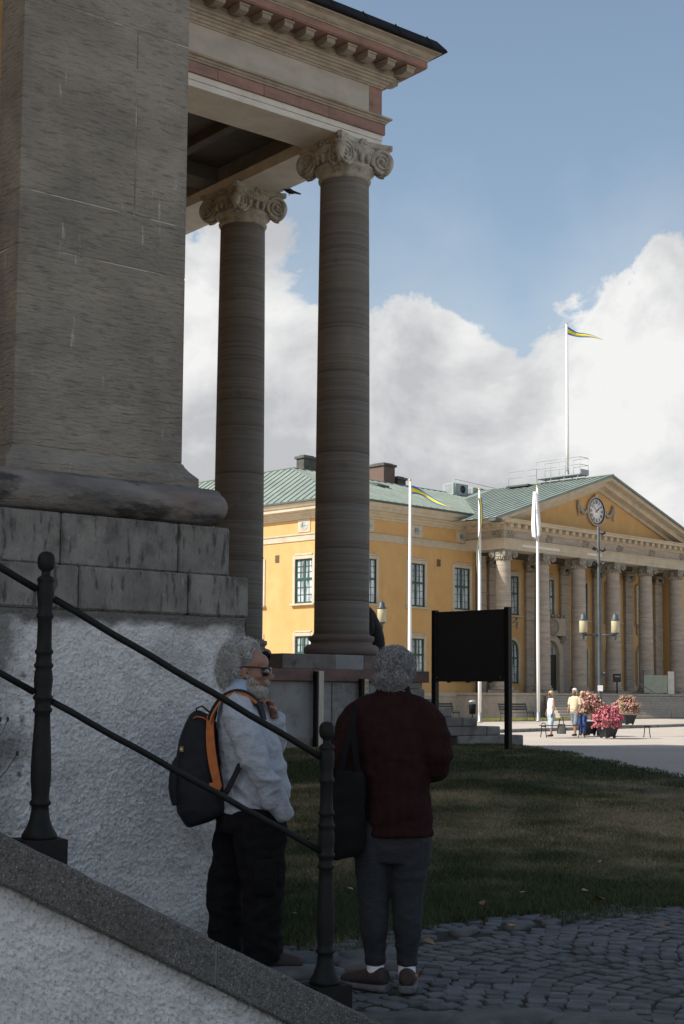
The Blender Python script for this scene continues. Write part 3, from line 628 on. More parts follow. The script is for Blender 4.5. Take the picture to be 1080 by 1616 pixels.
def build_column():
    C = empty('column', parent=CH); z0, zb, zt = 2.035, 2.40, 10.20
    b = MB()
    tor = [(.20, z0)] + [(.545 + .095 * math.cos(t), z0 + .095 + .095 * math.sin(t)) for t in np.linspace(-1.57, 1.57, 11)]
    b.lathe(tor + [(.545, z0 + .195), (.525, z0 + .20), (.515, z0 + .225), (.53, z0 + .245), (.552, z0 + .265), (.556, z0 + .30), (.55, z0 + .335), (.50, z0 + .34), (.485, z0 + .365)], 56); b.build('base', MT['columnbase'], C)
    z = zb; rad = lambda zz: .4665 - .044 * ((zz - zb) / (zt - zb)) ** 1.7
    hs = []
    while z < zt - .4:
        hh = random.choice([.42, .55, .62, .75, .88, .5]); hh = zt - z if zt - z - hh < .4 else hh; hs.append((z, z + hh)); z += hh
    for a, b_ in hs:
        m = MB(); n = 4; pr = [(rad(a) - .006, a + .001), (rad(a), a + .006)] + [(rad(a + (b_ - a) * i / n), a + (b_ - a) * i / n) for i in range(1, n)] + [(rad(b_), b_ - .006), (rad(b_) - .006, b_ - .001)]
        m.lathe(pr, 48); m.build('drum', MT['column'], C)
    ionic_parts(.61, .4225, zt, .66, MT['capital'], C, .215)
    return C
def build_portico():
    c0 = build_column()
    for k in range(1, 4):
        c = copy_tree(c0, CH); c.location = (0, (3.07, 6.9, 9.97)[k - 1], 0); c.rotation_euler = (0, 0, R(180) * (k % 2))
    path = [(-4.2, -.45), (.45, -.45), (.45, 10.42)]
    def band(nm, prof, mt): m = MB(); m.sweep(prof, path); return m.build(nm, mt, CH)
    band('architrave', [(-.90, 10.86), (0, 10.86), (0, 10.955), (-.012, 10.957), (-.012, 10.965), (.012, 10.967), (.012, 11.062), (-.90, 11.062)], MT['architrave'])
    pieces = [(-4.2, -3.0), (-3.0, -2.1), (-2.1, -.75), (-.75, .50)]                # red fascia is laid in separate stones along the near face
    for a, b_ in pieces:
        m = MB(); m.box(a + .002, -.50, 11.066, b_ - .002, -.2, 11.245, .006); m.build('fascia_stone', MT['redstone'], CH)
    m = MB(); m.box(.2, -.198, 11.066, .50, 9.6, 11.245, .006); m.build('fascia_stone', MT['redstone'], CH)
    band('architrave_moulding', [(-.3, 11.25), (.06, 11.25), (.065, 11.28), (.085, 11.285), (.10, 11.315), (.135, 11.325), (.14, 11.355), (.10, 11.37), (.02, 11.385), (-.3, 11.385)], MT['cornice'])
    band('frieze', [(-.3, 11.387), (0, 11.387), (0, 11.885), (-.3, 11.885)], MT['frieze'])
    m = MB(); m.box(.165, -.456, 11.389, .456, -.17, 11.883, .005); m.build('frieze_corner_stone', MT['redstone'], CH)
    band('bed_moulding', [(-.3, 11.887), (.015, 11.887), (.02, 11.915), (.045, 11.925), (.055, 11.955), (.09, 11.975), (.10, 12.00), (.135, 12.01), (.14, 12.04), (.175, 12.055), (.18, 12.085), (-.3, 12.085)], MT['cornice'])
    band('bed_fascia', [(-.3, 12.087), (.15, 12.087), (.15, 12.225), (-.3, 12.225)], MT['cornice'])
    def modillion():
        m = MB(); s = .085
        m.loft([[(y, -s, zb), (y, s, zb), (y, s, 12.222), (y, -s, 12.222)] for y, zb in ((.15, 12.15), (.22, 12.125), (.30, 12.105), (.38, 12.10), (.46, 12.12), (.475, 12.15))], True, False)
        m.box(.15, -s - .018, 12.19, .50, s + .018, 12.2225, .004)
        me = m.mesh('modillion'); me.materials.append(MT['cornice']); return me
    me = modillion()
    x = .70
    k = 0
    while x > -4.0:
        mesh_obj('modillion', me, CH, (x, -.45, 0), (0, 0, R(-90))); x -= .4385
    y = -.26
    while y < 9.6: mesh_obj('modillion', me, CH, (.45, y, 0), (0, 0, 0)); y += .4385
    band('corona', [(-.3, 12.227), (.55, 12.227), (.55, 12.24), (.565, 12.245), (.565, 12.355), (-.3, 12.355)], MT['redstone'])
    band('cyma', [(-.3, 12.357), (.58, 12.357), (.585, 12.38), (.61, 12.39), (.64, 12.42), (.66, 12.455), (.70, 12.475), (.735, 12.485), (.74, 12.505), (-.3, 12.505)], MT['cornice'])
    band('gutter', [(.3, 12.508), (.80, 12.508), (.815, 12.52), (.80, 12.56), (.68, 12.725), (.62, 12.75), (.3, 12.75)], MT['blackmetal'])
    for s in range(7):                                                               # standing seams on the gutter apron
        xx = .9 - .72 * s; m = MB(); m.box(-.006, 0, -.005, .006, .26, .012); o = m.build('gutter_seam', MT['blackmetal'], CH, (xx, -1.262, 12.53), (R(56), 0, 0))
    m = MB(); m.box(-4.2, -.75, 12.51, .8, 9.95, 12.70); m.build('portico_roof', MT['copperdark'], CH)
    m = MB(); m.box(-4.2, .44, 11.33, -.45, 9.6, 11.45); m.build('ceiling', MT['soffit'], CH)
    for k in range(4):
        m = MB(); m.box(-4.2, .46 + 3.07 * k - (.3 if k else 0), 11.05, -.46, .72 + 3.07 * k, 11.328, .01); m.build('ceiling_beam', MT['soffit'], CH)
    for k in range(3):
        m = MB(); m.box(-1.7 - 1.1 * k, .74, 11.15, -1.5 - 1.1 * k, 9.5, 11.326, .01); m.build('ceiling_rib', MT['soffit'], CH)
    # podium
    m = MB(); m.box(-4.2, -.92, 0, 1.0, 10.2, 1.598); m.build('podium_wall', MT['podium'], CH)
    m = MB(); m.box(-.945, -.947, .70, .98, -.90, 1.585, .004); m.build('render_patch', MT['podiumrough'], CH)
    m = MB(); m.box(-4.2, -.96, .35, 1.04, -.8, .735, .01); m.build('podium_foot', MT['step'], CH)
    for a, b_ in ((-4.2, -2.6), (-2.6, -1.38), (-1.38, -.1), (-.1, 1.08)):
        m = MB(); m.box(a + .002, -1.02, 1.602, b_ - .002, 10.1, 1.79, .012); m.build('podium_cap_stone', MT['redstonedark'], CH)
    cm = [MT['step'], MT['podium'], MT['columnbase'], MT['step']]
    for k, (a, b_) in enumerate(((-1.87, -.82), (-.82, -.22), (-.22, .86))):
        m = MB(); m.box(a + .002, -.86, 1.793, b_ - .002, 10, 2.032, .01); m.build('stylobate_block', cm[k], CH)
    # steps on the far side of the podium, each riser layer of two stones at the near end
    z, xe = .56, 3.34
    for k in range(7):
        zt = .705 + .157 * k; zb = zt - .153; xj = xe - (.48, .34, .36, .5, .3, .4, .3)[k]; yb = -1.0 + random.uniform(-.02, .02)
        if k == 0: zb = .40
        m = MB(); m.box(xj + .003, yb, zb, xe, 10, zt, .02); m.build('step_stone', MT['step'], CH)
        m = MB(); m.box(max(xe - 1.6, .9), yb - random.uniform(-.01, .01), zb, xj - .003, 10, zt, .015); m.build('step_stone', MT['step'], CH)
        xe -= .563 if k < 3 else .33
build_portico()
def build_church_bits():
    # upright timber and sticker post against the podium
    th = CH.matrix_basis
    def wpos(x, y, z): return tuple(Matrix.Translation((17, 17, 0)) @ rotz(R(-6)) @ Vector((x, y, z)))
    t = thing('timber_upright', 'pale weathered timber upright fixed against the grey podium wall', 'timber', wpos(-1.31, -1.075, .56), R(-6))
    m = MB(); m.box(-.045, -.05, .0, .055, .05, 1.2, .005); m.build('plank', MT['palestrip'], t); m = MB(); m.box(-.085, -.045, 0, -.048, .05, 1.195, .004); m.build('backing', MT['boardpost'], t)
    t = thing('sticker_post', 'slim dark post with beige and blue stickers by the podium', 'post', wpos(-.40, -1.07, .56), R(-6))
    m = MB(); m.box(-.075, -.04, 0, -.018, .04, 1.09, .004); m.build('backing', MT['boardpost'], t); m = MB(); m.box(-.016, -.05, 0, .06, .04, 1.085, .004); p = m.build('plank', MT['palestrip'], t)
    sb = mat('sticker_beige', (.62, .53, .38), None, rough=.5); bl = mat('sticker_blue', (.06, .22, .42), None, rough=.5); sw = mat('sticker_white', (.62, .66, .70), None, rough=.5); dk = mat('sticker_ink', (.10, .09, .08), None, rough=.6)
    for nm, z0, z1, mt in (('sticker', .87, 1.075, sb), ('sticker', .73, .865, bl), ('sticker', .60, .725, sw)):
        m = MB(); m.box(-.012, -.053, z0, .056, -.0505, z1); s = m.build(nm, mt, t)
        i = MB()
        if mt is sb:
            for zc in (1.02, .93):
                i.box(.004, -.0548, zc - .03, .010, -.0535, zc + .03); i.box(.034, -.0548, zc - .03, .040, -.0535, zc + .03); i.box(.010, -.0548, zc + .022, .034, -.0535, zc + .028); i.box(.012, -.0548, zc - .004, .030, -.0535, zc + .002)
            i.build('ink', dk, s)
        elif mt is bl:
            i.box(.0, -.0548, .76, .045, -.0535, .768); i.box(.005, -.0548, .79, .025, -.0535, .825); i.box(.03, -.0548, .80, .05, -.0535, .806); i.build('ink', sw, s)
        else:
            i.box(.005, -.0548, .61, .045, -.0535, .64); i.box(.01, -.0548, .66, .03, -.0535, .68); i.build('ink', bl, s)
    t = thing('ball_bollard', 'small dark iron ball on a stem behind the bearded man', 'bollard', wpos(-1.92, -.47, 1.79))
    m = MB(); m.lathe([(.05, 0), (.05, .03), (.025, .05), (.022, .13), (.035, .14)], 16); m.build('stem', MT['iron'], t); m = MB(); m.ellipsoid((0, 0, .205), (.078, .078, .078), 16, 12); m.build('ball', MT['iron'], t)
    # jackdaw on the second capital
    t = thing('bird', 'small black bird perched on the capital under the portico beam', 'bird', wpos(.50, 2.27, 10.755), R(150))
    bm_ = mat('bird_black', (.008, .008, .01), (.02, .02, .025), 30, 3, .5)
    m = MB(); m.ellipsoid((0, 0, .085), (.11, .05, .05), 12, 8, Matrix.Rotation(R(-18), 3, 'Y')); m.ellipsoid((.10, 0, .13), (.042, .036, .038), 10, 8)
    m.loft([[(x, -w, z - h), (x, w, z - h), (x, w, z + h), (x, -w, z + h)] for x, w, z, h in ((-.06, .035, .075, .02), (-.14, .03, .06, .012), (-.22, .028, .045, .005))], True, True)
    m.build('body', bm_, t); m = MB(); m.tube([(.135, 0, .13), (.175, 0, .122)], [.012, .003], 6); m.build('beak', bm_, t)
    for s in (-1, 1): m = MB(); m.tube([(0, .02 * s, .05), (.005, .02 * s, 0)], .005, 5); m.build('leg', bm_, t)
build_church_bits()

# ------------------------------------------------------------------ stair wall and handrail in front
SD, SQ = Vector((.969, -.246, 0)), Vector((.246, .969, 0))
SLOPE = -.5225
def sp(s, q, dz=0.0):
    """point on the stair wall: s metres along, q across, dz above the coping's front top edge"""
    b = Vector((2.786, 4.073, .836)) + SD * s + SQ * q; b.z += SLOPE * s + dz; return b
def build_stair():
    W = thing('stair_wall', 'sloping white roughcast stair wall with speckled granite coping in the foreground', 'wall')
    def slab(nm, s0, s1, q0, q1, z0, z1, mt, c=.012):
        m = MB(); vs = []
        ring = lambda s: [sp(s, q0 + c, z0), sp(s, q1 - c, z0), sp(s, q1, z0 + c), sp(s, q1, z1 - c), sp(s, q1 - c, z1), sp(s, q0 + c, z1), sp(s, q0, z1 - c), sp(s, q0, z0 + c)]
        n = max(2, int((s1 - s0) / .05)); rings = []
        for i in range(n + 1):
            s = s0 + (s1 - s0) * i / n; rr = ring(s); e = c * .7 if i in (0, n) else 0
            j = [Vector((random.uniform(-1, 1), random.uniform(-1, 1), random.uniform(-1, 1))) * .0022 for _ in rr]
            cc = sum(rr, Vector()) / 8; rings.append([p + (cc - p).normalized() * e + jj for p, jj in zip(rr, j)])
        m.loft(rings, True, False); return m.build(nm, mt, W)
    slab('coping_stone', -2.2, -.62, 0, .36, -.168, 0, MT['granite']); slab('coping_stone', -.612, .555, 0, .36, -.168, 0, MT['granite']); slab('coping_stone', .562, 1.62, 0, .36, -.168, 0, MT['granite'])
    m = MB(); m.box(-.004, .02, -.16, .004, .34, -.012)
    for s in (-.616, .5585):
        q = MB(); a = sp(s, 0); q.loft([[sp(s - .006, .012, -.155), sp(s - .006, .012, -.012), sp(s - .006, .35, -.012), sp(s - .006, .35, -.155)], [sp(s + .006, .012, -.155), sp(s + .006, .012, -.012), sp(s + .006, .35, -.012), sp(s + .006, .35, -.155)]], True, False); q.build('mortar_joint', mat('coping_mortar', (.30, .30, .28), (.2, .2, .19), 30, 3, .95), W)
    core = MB(); pl = [sp(-2.2, .05, -.17), sp(1.62, .05, -.17), sp(1.62, .31, -.17), sp(-2.2, .31, -.17)]; lo = [Vector((p.x, p.y, -.1)) for p in pl]
    core.add(lo + pl, [(3, 2, 1, 0), (4, 5, 6, 7), (0, 1, 5, 4), (1, 2, 6, 5), (2, 3, 7, 6), (3, 0, 4, 7)]); core.build('wall_core', MT['podiumrough'], W)
    # roughcast face following the slope
    st = .0055; s = np.arange(-2.2, 1.62, st); v = np.arange(0, 1.0 + st, st * 1.0); S, V = np.meshgrid(s, v)
    d = .0125 * (1.0 * (fbm(S * 7, V * 7, 61, 3) - .5) + 0.7 * fbm(S * 50, V * 48, 63, 3) + .8 * vnoise(S * 120, V * 115, 64) ** 2)
    top = .836 + SLOPE * S - .166; Z = top - V; q = .035 - d
    X = 2.786 + SD.x * S + SQ.x * q; Y = 4.073 + SD.y * S + SQ.y * q
    msk = (Z[:-1, :-1] > -.12); me = grid_mesh('roughcast_face', X, Y, Z, msk)
    dirt_and_dark = np.clip(np.maximum(.5 * np.clip(1 - V * 14, 0, 1), .35 * np.clip(4 * (fbm(S * 4, V * 4, 66) - .60), 0, 1) + .8 * np.clip(6 * (fbm(S * 9, V * 12, 67) - .60), 0, 1) * np.clip((V - .40) * 6, 0, 1)), 0, 1)  # dark band straight below the coping, plus random dirty patches
    full = np.zeros((len(v), len(s))); full[:] = dirt_and_dark
    idx = np.arange(X.size).reshape(X.shape); f = np.stack([idx[:-1, :-1], idx[:-1, 1:], idx[1:, 1:], idx[1:, :-1]], -1).reshape(-1, 4)[msk.ravel()]
    set_attr(me, 'dirt_and_dark', full.ravel()[np.unique(f)]); me.materials.append(MT['roughcast']); mesh_obj('roughcast_face', me, W)
    # handrail: two turned posts, two rails
    H = thing('handrail', 'black cast iron handrail with two turned posts and two sloping rails', 'handrail')
    prof = [(.078, .0), (.080, .012), (.076, .02), (.060, .04), (.046, .07), (.040, .10), (.038, .118), (.047, .124), (.049, .132), (.040, .142), (.039, .16), (.0455, .21), (.046, .26), (.0425, .33), (.036, .42), (.0345, .455), (.043, .462), (.044, .470), (.036, .478), (.036, .50),
            (.044, .508), (.045, .516), (.038, .524), (.040, .55), (.043, .575), (.041, .60), (.036, .618), (.043, .626), (.044, .634), (.036, .642), (.0345, .67), (.041, .676), (.042, .684), (.0345, .692), (.033, .72), (.032, .80), (.039, .808), (.040, .816), (.033, .824), (.033, .852), (.036, .87), (.0395, .90), (.037, .925), (.034, .935),
            (.039, .942), (.040, .950), (.034, .956), (.022, .962), (.020, .972), (.022, .98), (.034, .988), (.0385, 1.0), (.0405, 1.014), (.0395, 1.028), (.034, 1.040), (.022, 1.049), (.005, 1.052)]
    pm = MB(); ks = .945; pm.lathe([(r * .77, z * ks) for r, z in prof], 28); me = pm.mesh('post'); me.materials.append(MT['iron'])
    posts = []
    for s in (-.047, 1.095):
        b = sp(s, .165, .052); o = mesh_obj('post', me, H, b, (0, 0, 0)); posts.append(b)
        pl = MB(); an = math.atan2(SD.y, SD.x); a = .076
        vs = []
        for dx in (-a, a):
            for dy in (-a, a):
                base = sp(s + dx, .165 + dy, -.004); vs.append(base)
        for dx in (-a, a):
            for dy in (-a, a):
                t_ = sp(s + dx, .165 + dy); vs.append(Vector((t_.x, t_.y, b.z + .002)))
        pl.add(vs, [(0, 1, 3, 2), (4, 5, 7, 6), (0, 1, 5, 4), (1, 3, 7, 5), (3, 2, 6, 7), (2, 0, 4, 6)]); pl.build('post_plinth', MT['iron'], H)
    for hz, r in ((.845, .0128), (.488, .0118)):
        m = MB(); a = posts[0] + Vector((0, 0, hz)); e = posts[1] + Vector((0, 0, hz)); d = (e - a)
        for p0, p1 in ((a - d * 2.0, a - d * .028), (a + d * .028, e - d * .028)):
            m = MB(); n = 14; pts = [p0.lerp(p1, i / n) + Vector((0, 0, .0015 * math.sin(i * 1.7))) for i in range(n + 1)]; m.tube(pts, r, 12); m.build('rail', MT['iron'], H)
    # dry weed on the coping
    wd = thing('dry_weed', 'thin dry weed growing from the foot of the roughcast wall at left', 'plant', sp(-.16, .30, 0))
    wm = mat('dry_stem', (.06, .05, .035), (.04, .035, .025), 20, 2, .8); m = MB(); st = [(0, 0, 0), (.01, .01, .12), (.0, .02, .25), (.02, .02, .40)]; m.tube(st, .0022, 5)
    br = [((.005, .015, .18), (.08, .0, .28)), ((.0, .02, .26), (-.05, .03, .36)), ((.01, .02, .33), (.05, .02, .40)), ((.006, .01, .1), (-.06, 0, .17))]
    for a, b_ in br: m.tube([a, tuple((np.array(a) + np.array(b_)) / 2 + [0, 0, -.01]), b_], .0016, 4)
    m.build('stem', wm, wd)
    for _, b_ in br + [(0, st[-1])]: m = MB(); m.ellipsoid(b_, (.006, .006, .01), 6, 5); m.build('bud', wm, wd)
build_stair()

# ------------------------------------------------------------------ town hall
TH = thing('town_hall', 'ochre town hall with green copper roof and columned clock pediment', 'town hall', (56.5, 56.6, 0))
def wall_open(m, x0, x1, z0, z1, y0, y1, opens, M=None):
    xs = sorted({x0, x1} | {o[0] for o in opens} | {o[1] for o in opens}); zs = sorted({z0, z1} | {o[2] for o in opens} | {o[3] for o in opens})
    for a, b in zip(xs[:-1], xs[1:]):
        for c, d in zip(zs[:-1], zs[1:]):
            if not any(o[0] < (a + b) / 2 < o[1] and o[2] < (c + d) / 2 < o[3] for o in opens): m.box(a, y0, c, b, y1, d, M=M)
def window(w, h, head=True, rows=(3, 3), transom=.45, sill=True, grp=None, arch=False):
    """window facing -y, origin at the bottom centre of the opening: surround > sash, pane, sill"""
    s = MB(); t = .21
    if not arch:
        for sx in (-1, 1): s.box(sx * w / 2, -.06, -.02, sx * (w / 2 + t), .12, h + t, .02)
        s.box(-w / 2 + .002, -.058, h, w / 2 - .002, .12, h + t - .003, .02)
        if head: s.box(-w / 2 - .02, -.075, h + t + .002, w / 2 + .02, .1, h + t + .11, .02)
    else:
        n = 12; r0, r1 = w / 2, w / 2 + t; hz = h - w / 2
        for sx in (-1, 1): s.box(sx * r0, -.06, -.02, sx * r1, .12, hz, .02)
        for i in range(n):
            a, b = math.pi * i / n, math.pi * (i + 1) / n
            s.loft([[(r * math.cos(q), y, hz + r * math.sin(q)) for r, y in ((r0, -.06), (r1, -.06), (r1, .12), (r0, .12))] for q in (a, b)], True, False)
    su = s.build('window', MT['trim'])
    f = MB(); fw = .075; yb = .10; ya = .04
    for sx in (-1, 1): f.box(sx * w / 2, ya, 0, sx * (w / 2 - fw), yb, h if not arch else h - w / 2)
    f.box(-w / 2 + fw, ya, 0, w / 2 - fw, yb, fw * 1.2)
    if not arch: f.box(-w / 2 + fw, ya, h - fw, w / 2 - fw, yb, h)
    else:
        n = 12; hz = h - w / 2
        for i in range(n):
            a, b = math.pi * i / n, math.pi * (i + 1) / n
            f.loft([[(r * math.cos(q), y, hz + r * math.sin(q)) for r, y in ((w / 2 - fw, ya), (w / 2, ya), (w / 2, yb), (w / 2 - fw, yb))] for q in (a, b)], True, False)
    hh = h if not arch else h - w * .12
    f.box(-.055, ya - .01, fw, .055, yb - .002, hh - fw * .5); zt = h * (1 - transom); f.box(-w / 2 + fw, ya - .014, zt - .06, w / 2 - fw, yb - .004, zt + .06)
    for z0, z1, n in ((fw, zt - .06, rows[1]), (zt + .06, hh - fw, rows[0])):
        for k in range(1, n): f.box(-w / 2 + fw, ya + .012, z0 + (z1 - z0) * k / n - .014, w / 2 - fw, yb - .012, z0 + (z1 - z0) * k / n + .014)
        for sx in (-1, 1): xc = sx * (w / 4 - .005); f.box(xc - .014, ya + .010, z0, xc + .014, yb - .010, z1)
    f.build('sash', MT['green'], su)
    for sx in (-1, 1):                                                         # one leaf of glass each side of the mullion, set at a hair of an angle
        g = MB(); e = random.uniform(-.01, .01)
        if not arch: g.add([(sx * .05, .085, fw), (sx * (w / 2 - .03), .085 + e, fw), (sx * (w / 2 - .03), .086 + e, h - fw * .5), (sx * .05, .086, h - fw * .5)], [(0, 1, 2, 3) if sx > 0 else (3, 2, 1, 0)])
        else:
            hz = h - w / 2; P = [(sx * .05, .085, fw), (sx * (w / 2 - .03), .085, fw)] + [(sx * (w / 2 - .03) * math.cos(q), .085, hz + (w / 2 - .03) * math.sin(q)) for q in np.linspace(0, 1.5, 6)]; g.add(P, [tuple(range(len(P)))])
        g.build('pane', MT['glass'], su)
    if sill: q = MB(); q.box(-w / 2 - t - .08, -.20, -.14, w / 2 + t + .08, .1, -.022, .02); q.build('sill', MT['trim'], su)
    return su
def place(proto, M4, first=[None]):
    o = copy_tree(proto, TH); o.matrix_local = M4; return o
def remove_tree(o):
    for c in list(o.children): remove_tree(c)
    bpy.data.objects.remove(o)
def build_town_hall():
    ENDM = rotz(R(-90))                                                        # front-facing (-y) work turned to face -x: local (x, y) -> (y, -x)
    Yt = 41.0; WX = [2.17, 6.37, 10.55]; EY = [3.0, 7.25, 11.5, 15.75, 20.0, 24.25, 28.5, 32.75, 37]
    up = lambda x: (x - .72, x + .72, 6.57, 9.13); lo = lambda x: (x - .66, x + .66, 2.3, 4.66)
    w = MB(); wall_open(w, 0, 12.25, 0, 12.3, 0, .35, [f(x) for x in WX for f in (up, lo)]); w.build('wall', MT['ochre'], TH)
    w = MB(); wall_open(w, -Yt, -.351, 0, 12.3, 0.0, .35, [f(-y) for y in EY for f in (up, lo)], ENDM)
    w.build('wall', MT['ochre'], TH)
    w = MB(); w.box(12.25, 1.55, 1.3, 46.9, 1.9, 12.2); w.box(35.41, .36, 0, 35.75, 1.54, 12.2); w.box(11.9, .36, 0, 12.25, 1.54, 12.2); w.build('loggia_wall', MT['ochre'], TH)
    w = MB(); w.box(35.4, 0, 0, 47, .35, 12.3); w.build('wall', MT['ochre'], TH)
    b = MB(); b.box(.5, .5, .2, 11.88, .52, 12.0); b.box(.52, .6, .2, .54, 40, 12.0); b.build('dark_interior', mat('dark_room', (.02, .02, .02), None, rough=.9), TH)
    pw = window(1.44, 2.56); pl = window(1.32, 2.36, True, (2, 3), .4)
    for x in WX: place(pw, T(x, 0, 6.57)); place(pl, T(x, 0, 2.3))
    for y in EY[:7]: place(pw, ENDM @ T(-y, 0, 6.57)); place(pl, ENDM @ T(-y, 0, 2.3))
    pa = window(1.36, 2.8, False, (2, 3), .42, False, None, True)
    for x in (13.40, 17.27, 21.15, 25.02, 28.9, 32.75):
        place(pw, T(x, 1.43, 6.6))
        if x != 21.15: place(pa, T(x, 1.43, 2.15))
    for p in (pw, pl, pa): remove_tree(p)
    # plinth, string band, main cornice, oval windows, vents
    def band(nm, prof, mt, path=((-0.0, Yt), (0, 0), (12.24, 0))): m = MB(); m.sweep(prof, path); return m.build(nm, mt, TH)
    band('plinth', [(-.1, 0), (.14, 0), (.14, 1.22), (.20, 1.25), (.20, 1.42), (.10, 1.50), (-.1, 1.50)], MT['trim'])
    band('string_band', [(-.1, 10.20), (.05, 10.20), (.05, 10.52), (.10, 10.54), (.10, 10.62), (-.1, 10.62)], MT['trim'])
    band('main_cornice', [(-.1, 11.45), (.08, 11.45), (.10, 11.56), (.20, 11.60), (.22, 11.72), (.36, 11.78), (.38, 11.86), (.62, 11.90), (.62, 12.08), (.68, 12.10), (.78, 12.26), (.80, 12.32), (-.1, 12.32)], MT['trim'])
    band('gutter', [(.3, 12.325), (.84, 12.325), (.88, 12.34), (.88, 12.43), (.3, 12.43)], MT['copperdark'])
    def oval(M4):
        pl_ = MB(); pl_.box(-.52, -.045, -.38, .52, .05, .38, .015); p = pl_.build('oval_window', MT['trim'], TH); p.matrix_local = M4
        rm = MB(); rings = []
        for q, y in ((1.0, -.05), (1.15, -.085), (1.3, -.05)): rings.append([(.27 * q * math.cos(a), y, .2 * q * math.sin(a)) for a in np.linspace(0, 2 * math.pi, 24, endpoint=False)])
        rm.loft(rings, False, True); rm.build('rim', MT['trim'], p)
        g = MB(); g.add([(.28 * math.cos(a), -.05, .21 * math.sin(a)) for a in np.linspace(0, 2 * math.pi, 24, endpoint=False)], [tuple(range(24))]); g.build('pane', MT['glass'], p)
        b_ = MB()
        for k in (-1, 0, 1): b_.box(k * .1 - .008, -.062, -.19 + abs(k) * .02, k * .1 + .008, -.052, .19 - abs(k) * .02)
        b_.box(-.27, -.060, -.008, .27, -.0525, .008); b_.build('bars', MT['green'], p)
    for x in WX: oval(T(x, 0, 11.06))
    for y in EY[:5]: oval(ENDM @ T(-y, 0, 11.06))
    for M4 in (T(8.36, -.004, 9.3), ENDM @ T(-5.3, -.004, 9.27)):
        v = MB(); v.box(-.17, -.03, -.22, .17, .02, .22, .01); o = v.build('wall_vent', mat('rusty_vent', (.22, .13, .05), (.15, .09, .04), 12, 4, .8), TH); o.matrix_local = M4
        for k in range(5): s = MB(); s.box(-.14, -.042, -.17 + k * .08, .14, -.031, -.135 + k * .08); s.build('louvre', MT['chimneydark'], o)
    d = MB(); d.tube([(11.75, -.16, .2), (11.75, -.16, 11.3), (11.75, -.6, 11.9), (11.75, -.75, 12.3)], .07, 10); d.build('downpipe', MT['copperdark'], TH)
    # main roof with standing seams
    zr, ze = 15.40, 12.44; A = (-.86, -.86, ze); Bx = (48, -.86, ze); By = (-.86, 42, ze); C = (3.6, 8.0, zr)
    r = MB(); r.add([A, Bx, (48, 8, zr), C], [(0, 1, 2, 3)]); r.add([A, C, (3.6, 42, zr), By], [(0, 1, 2, 3)]); r.add([C, (48, 8, zr), (48, 17, ze), (9, 17, ze)], [(0, 1, 2, 3)]); r.add([C, (9, 17, ze), (9, 42, ze), (3.6, 42, zr)], [(0, 1, 2, 3)])
    roof = r.build('roof', MT['copper'], TH)
    se = MB()
    def seam(p, q, t=.022, hgt=.05):
        p, q = Vector(p), Vector(q); d = (q - p).normalized(); sd = d.cross(Vector((0, 0, 1))); sd.normalize(); up_ = sd.cross(d); up_ = up_ if up_.z > 0 else -up_
        se.loft([[c - sd * t, c + sd * t, c + sd * t + up_ * hgt, c - sd * t + up_ * hgt] for c in (p, q)], True, False)
    x = -.2
    while x < 47:                                                             # front slope: hip cuts the short ones
        f = min(1.0, (x + .86) / (3.6 + .86)) if x < 3.6 else 1.0; seam((x, -.86, ze), (x, -.86 + 8.86 * f, ze + (zr - ze) * f)); x += .62
    y = -.2
    while y < 41:
        f = min(1.0, (y + .86) / 8.86); seam((-.86, y, ze), (-.86 + 4.46 * f, y, ze + (zr - ze) * f)); y += .62
    seam(A, C, .05, .06); seam(C, (48, 8, zr), .06, .06); seam(C, (3.6, 42, zr), .06, .06)
    tag(se.build('roof_seam', MT['copper'], roof), kind='stuff')
    h = MB(); h.box(-.55, -.4, 0, .55, .4, .16, .02); hb = h.build('roof_hatch', MT['copperdark'], roof); hb.location = (9.0, 5.6, ze + (5.6 + .86) / 8.86 * (zr - ze) + .01); hb.rotation_euler = (R(18.5), 0, 0)
    # portico: podium, steps, columns
    pod = MB(); pod.box(9.9, -4.6, 0, 35, 1.55, 1.35); pod.box(9.8, -4.7, 1.352, 35.1, 1.55, 1.50, .02); pod.build('portico_podium', MT['thstep'], TH)
    for k in range(8):
        s = MB(); zt = 1.35 - .166 * k; s.box(13.3 - .0 * k, -4.98 - .33 * k, 0, 31.4, -4.702 - .33 * k + .02, zt - .02, .015); s.build('step', MT['thstep'], TH)
        s = MB(); s.box(12.7 - .28 * k, -4.98 - .33 * k, 0, 13.28, -4.70 - .33 * k, zt - .02, .015); s.build('step', MT['thstep'], TH)
    ch = MB(); ch.box(29.3, -6.6, 0, 35, -4.72, 1.42, .03); ch.build('cheek_block', MT['thstep'], TH); v = MB(); v.box(30.9, -6.63, .55, 31.5, -6.605, .95); v.build('cheek_vent', MT['brick'], TH)
    col0 = empty('column', parent=TH); b = MB()
    b.box(-.68, -.68, 1.503, .68, .68, 1.66, .01); b.build('pedestal', MT['thcol'], col0); b = MB()
    b.lathe([(.3, 1.66)] + [(.58 + .07 * math.cos(t), 1.73 + .07 * math.sin(t)) for t in np.linspace(-1.5, 1.5, 7)] + [(.56, 1.81), (.54, 1.84), (.56, 1.88), (.58, 1.91), (.56, 1.95), (.51, 1.96), (.50, 2.0)], 32); b.build('base', MT['thcol'], col0)
    pr = []; z = 1.98; n = 0
    rad = lambda q: .505 - .065 * max(0, (q - 2) / 7.5) ** 1.6
    while z < 9.5:
        z2 = min(z + .36, 9.56); pr += [(rad(z) - .022, z), (rad(z), z + .025), (rad(z2), z2 - .025), (rad(z2) - .022, z2 - .001)]; z = z2
    b = MB(); b.lathe(pr, 28, smooth=False); b.build('shaft', MT['thcol'], col0)
    ionic_parts(.64, .44, 9.56, .60, MT['thcap'], col0, .20, 20, False)
    fl = MB()
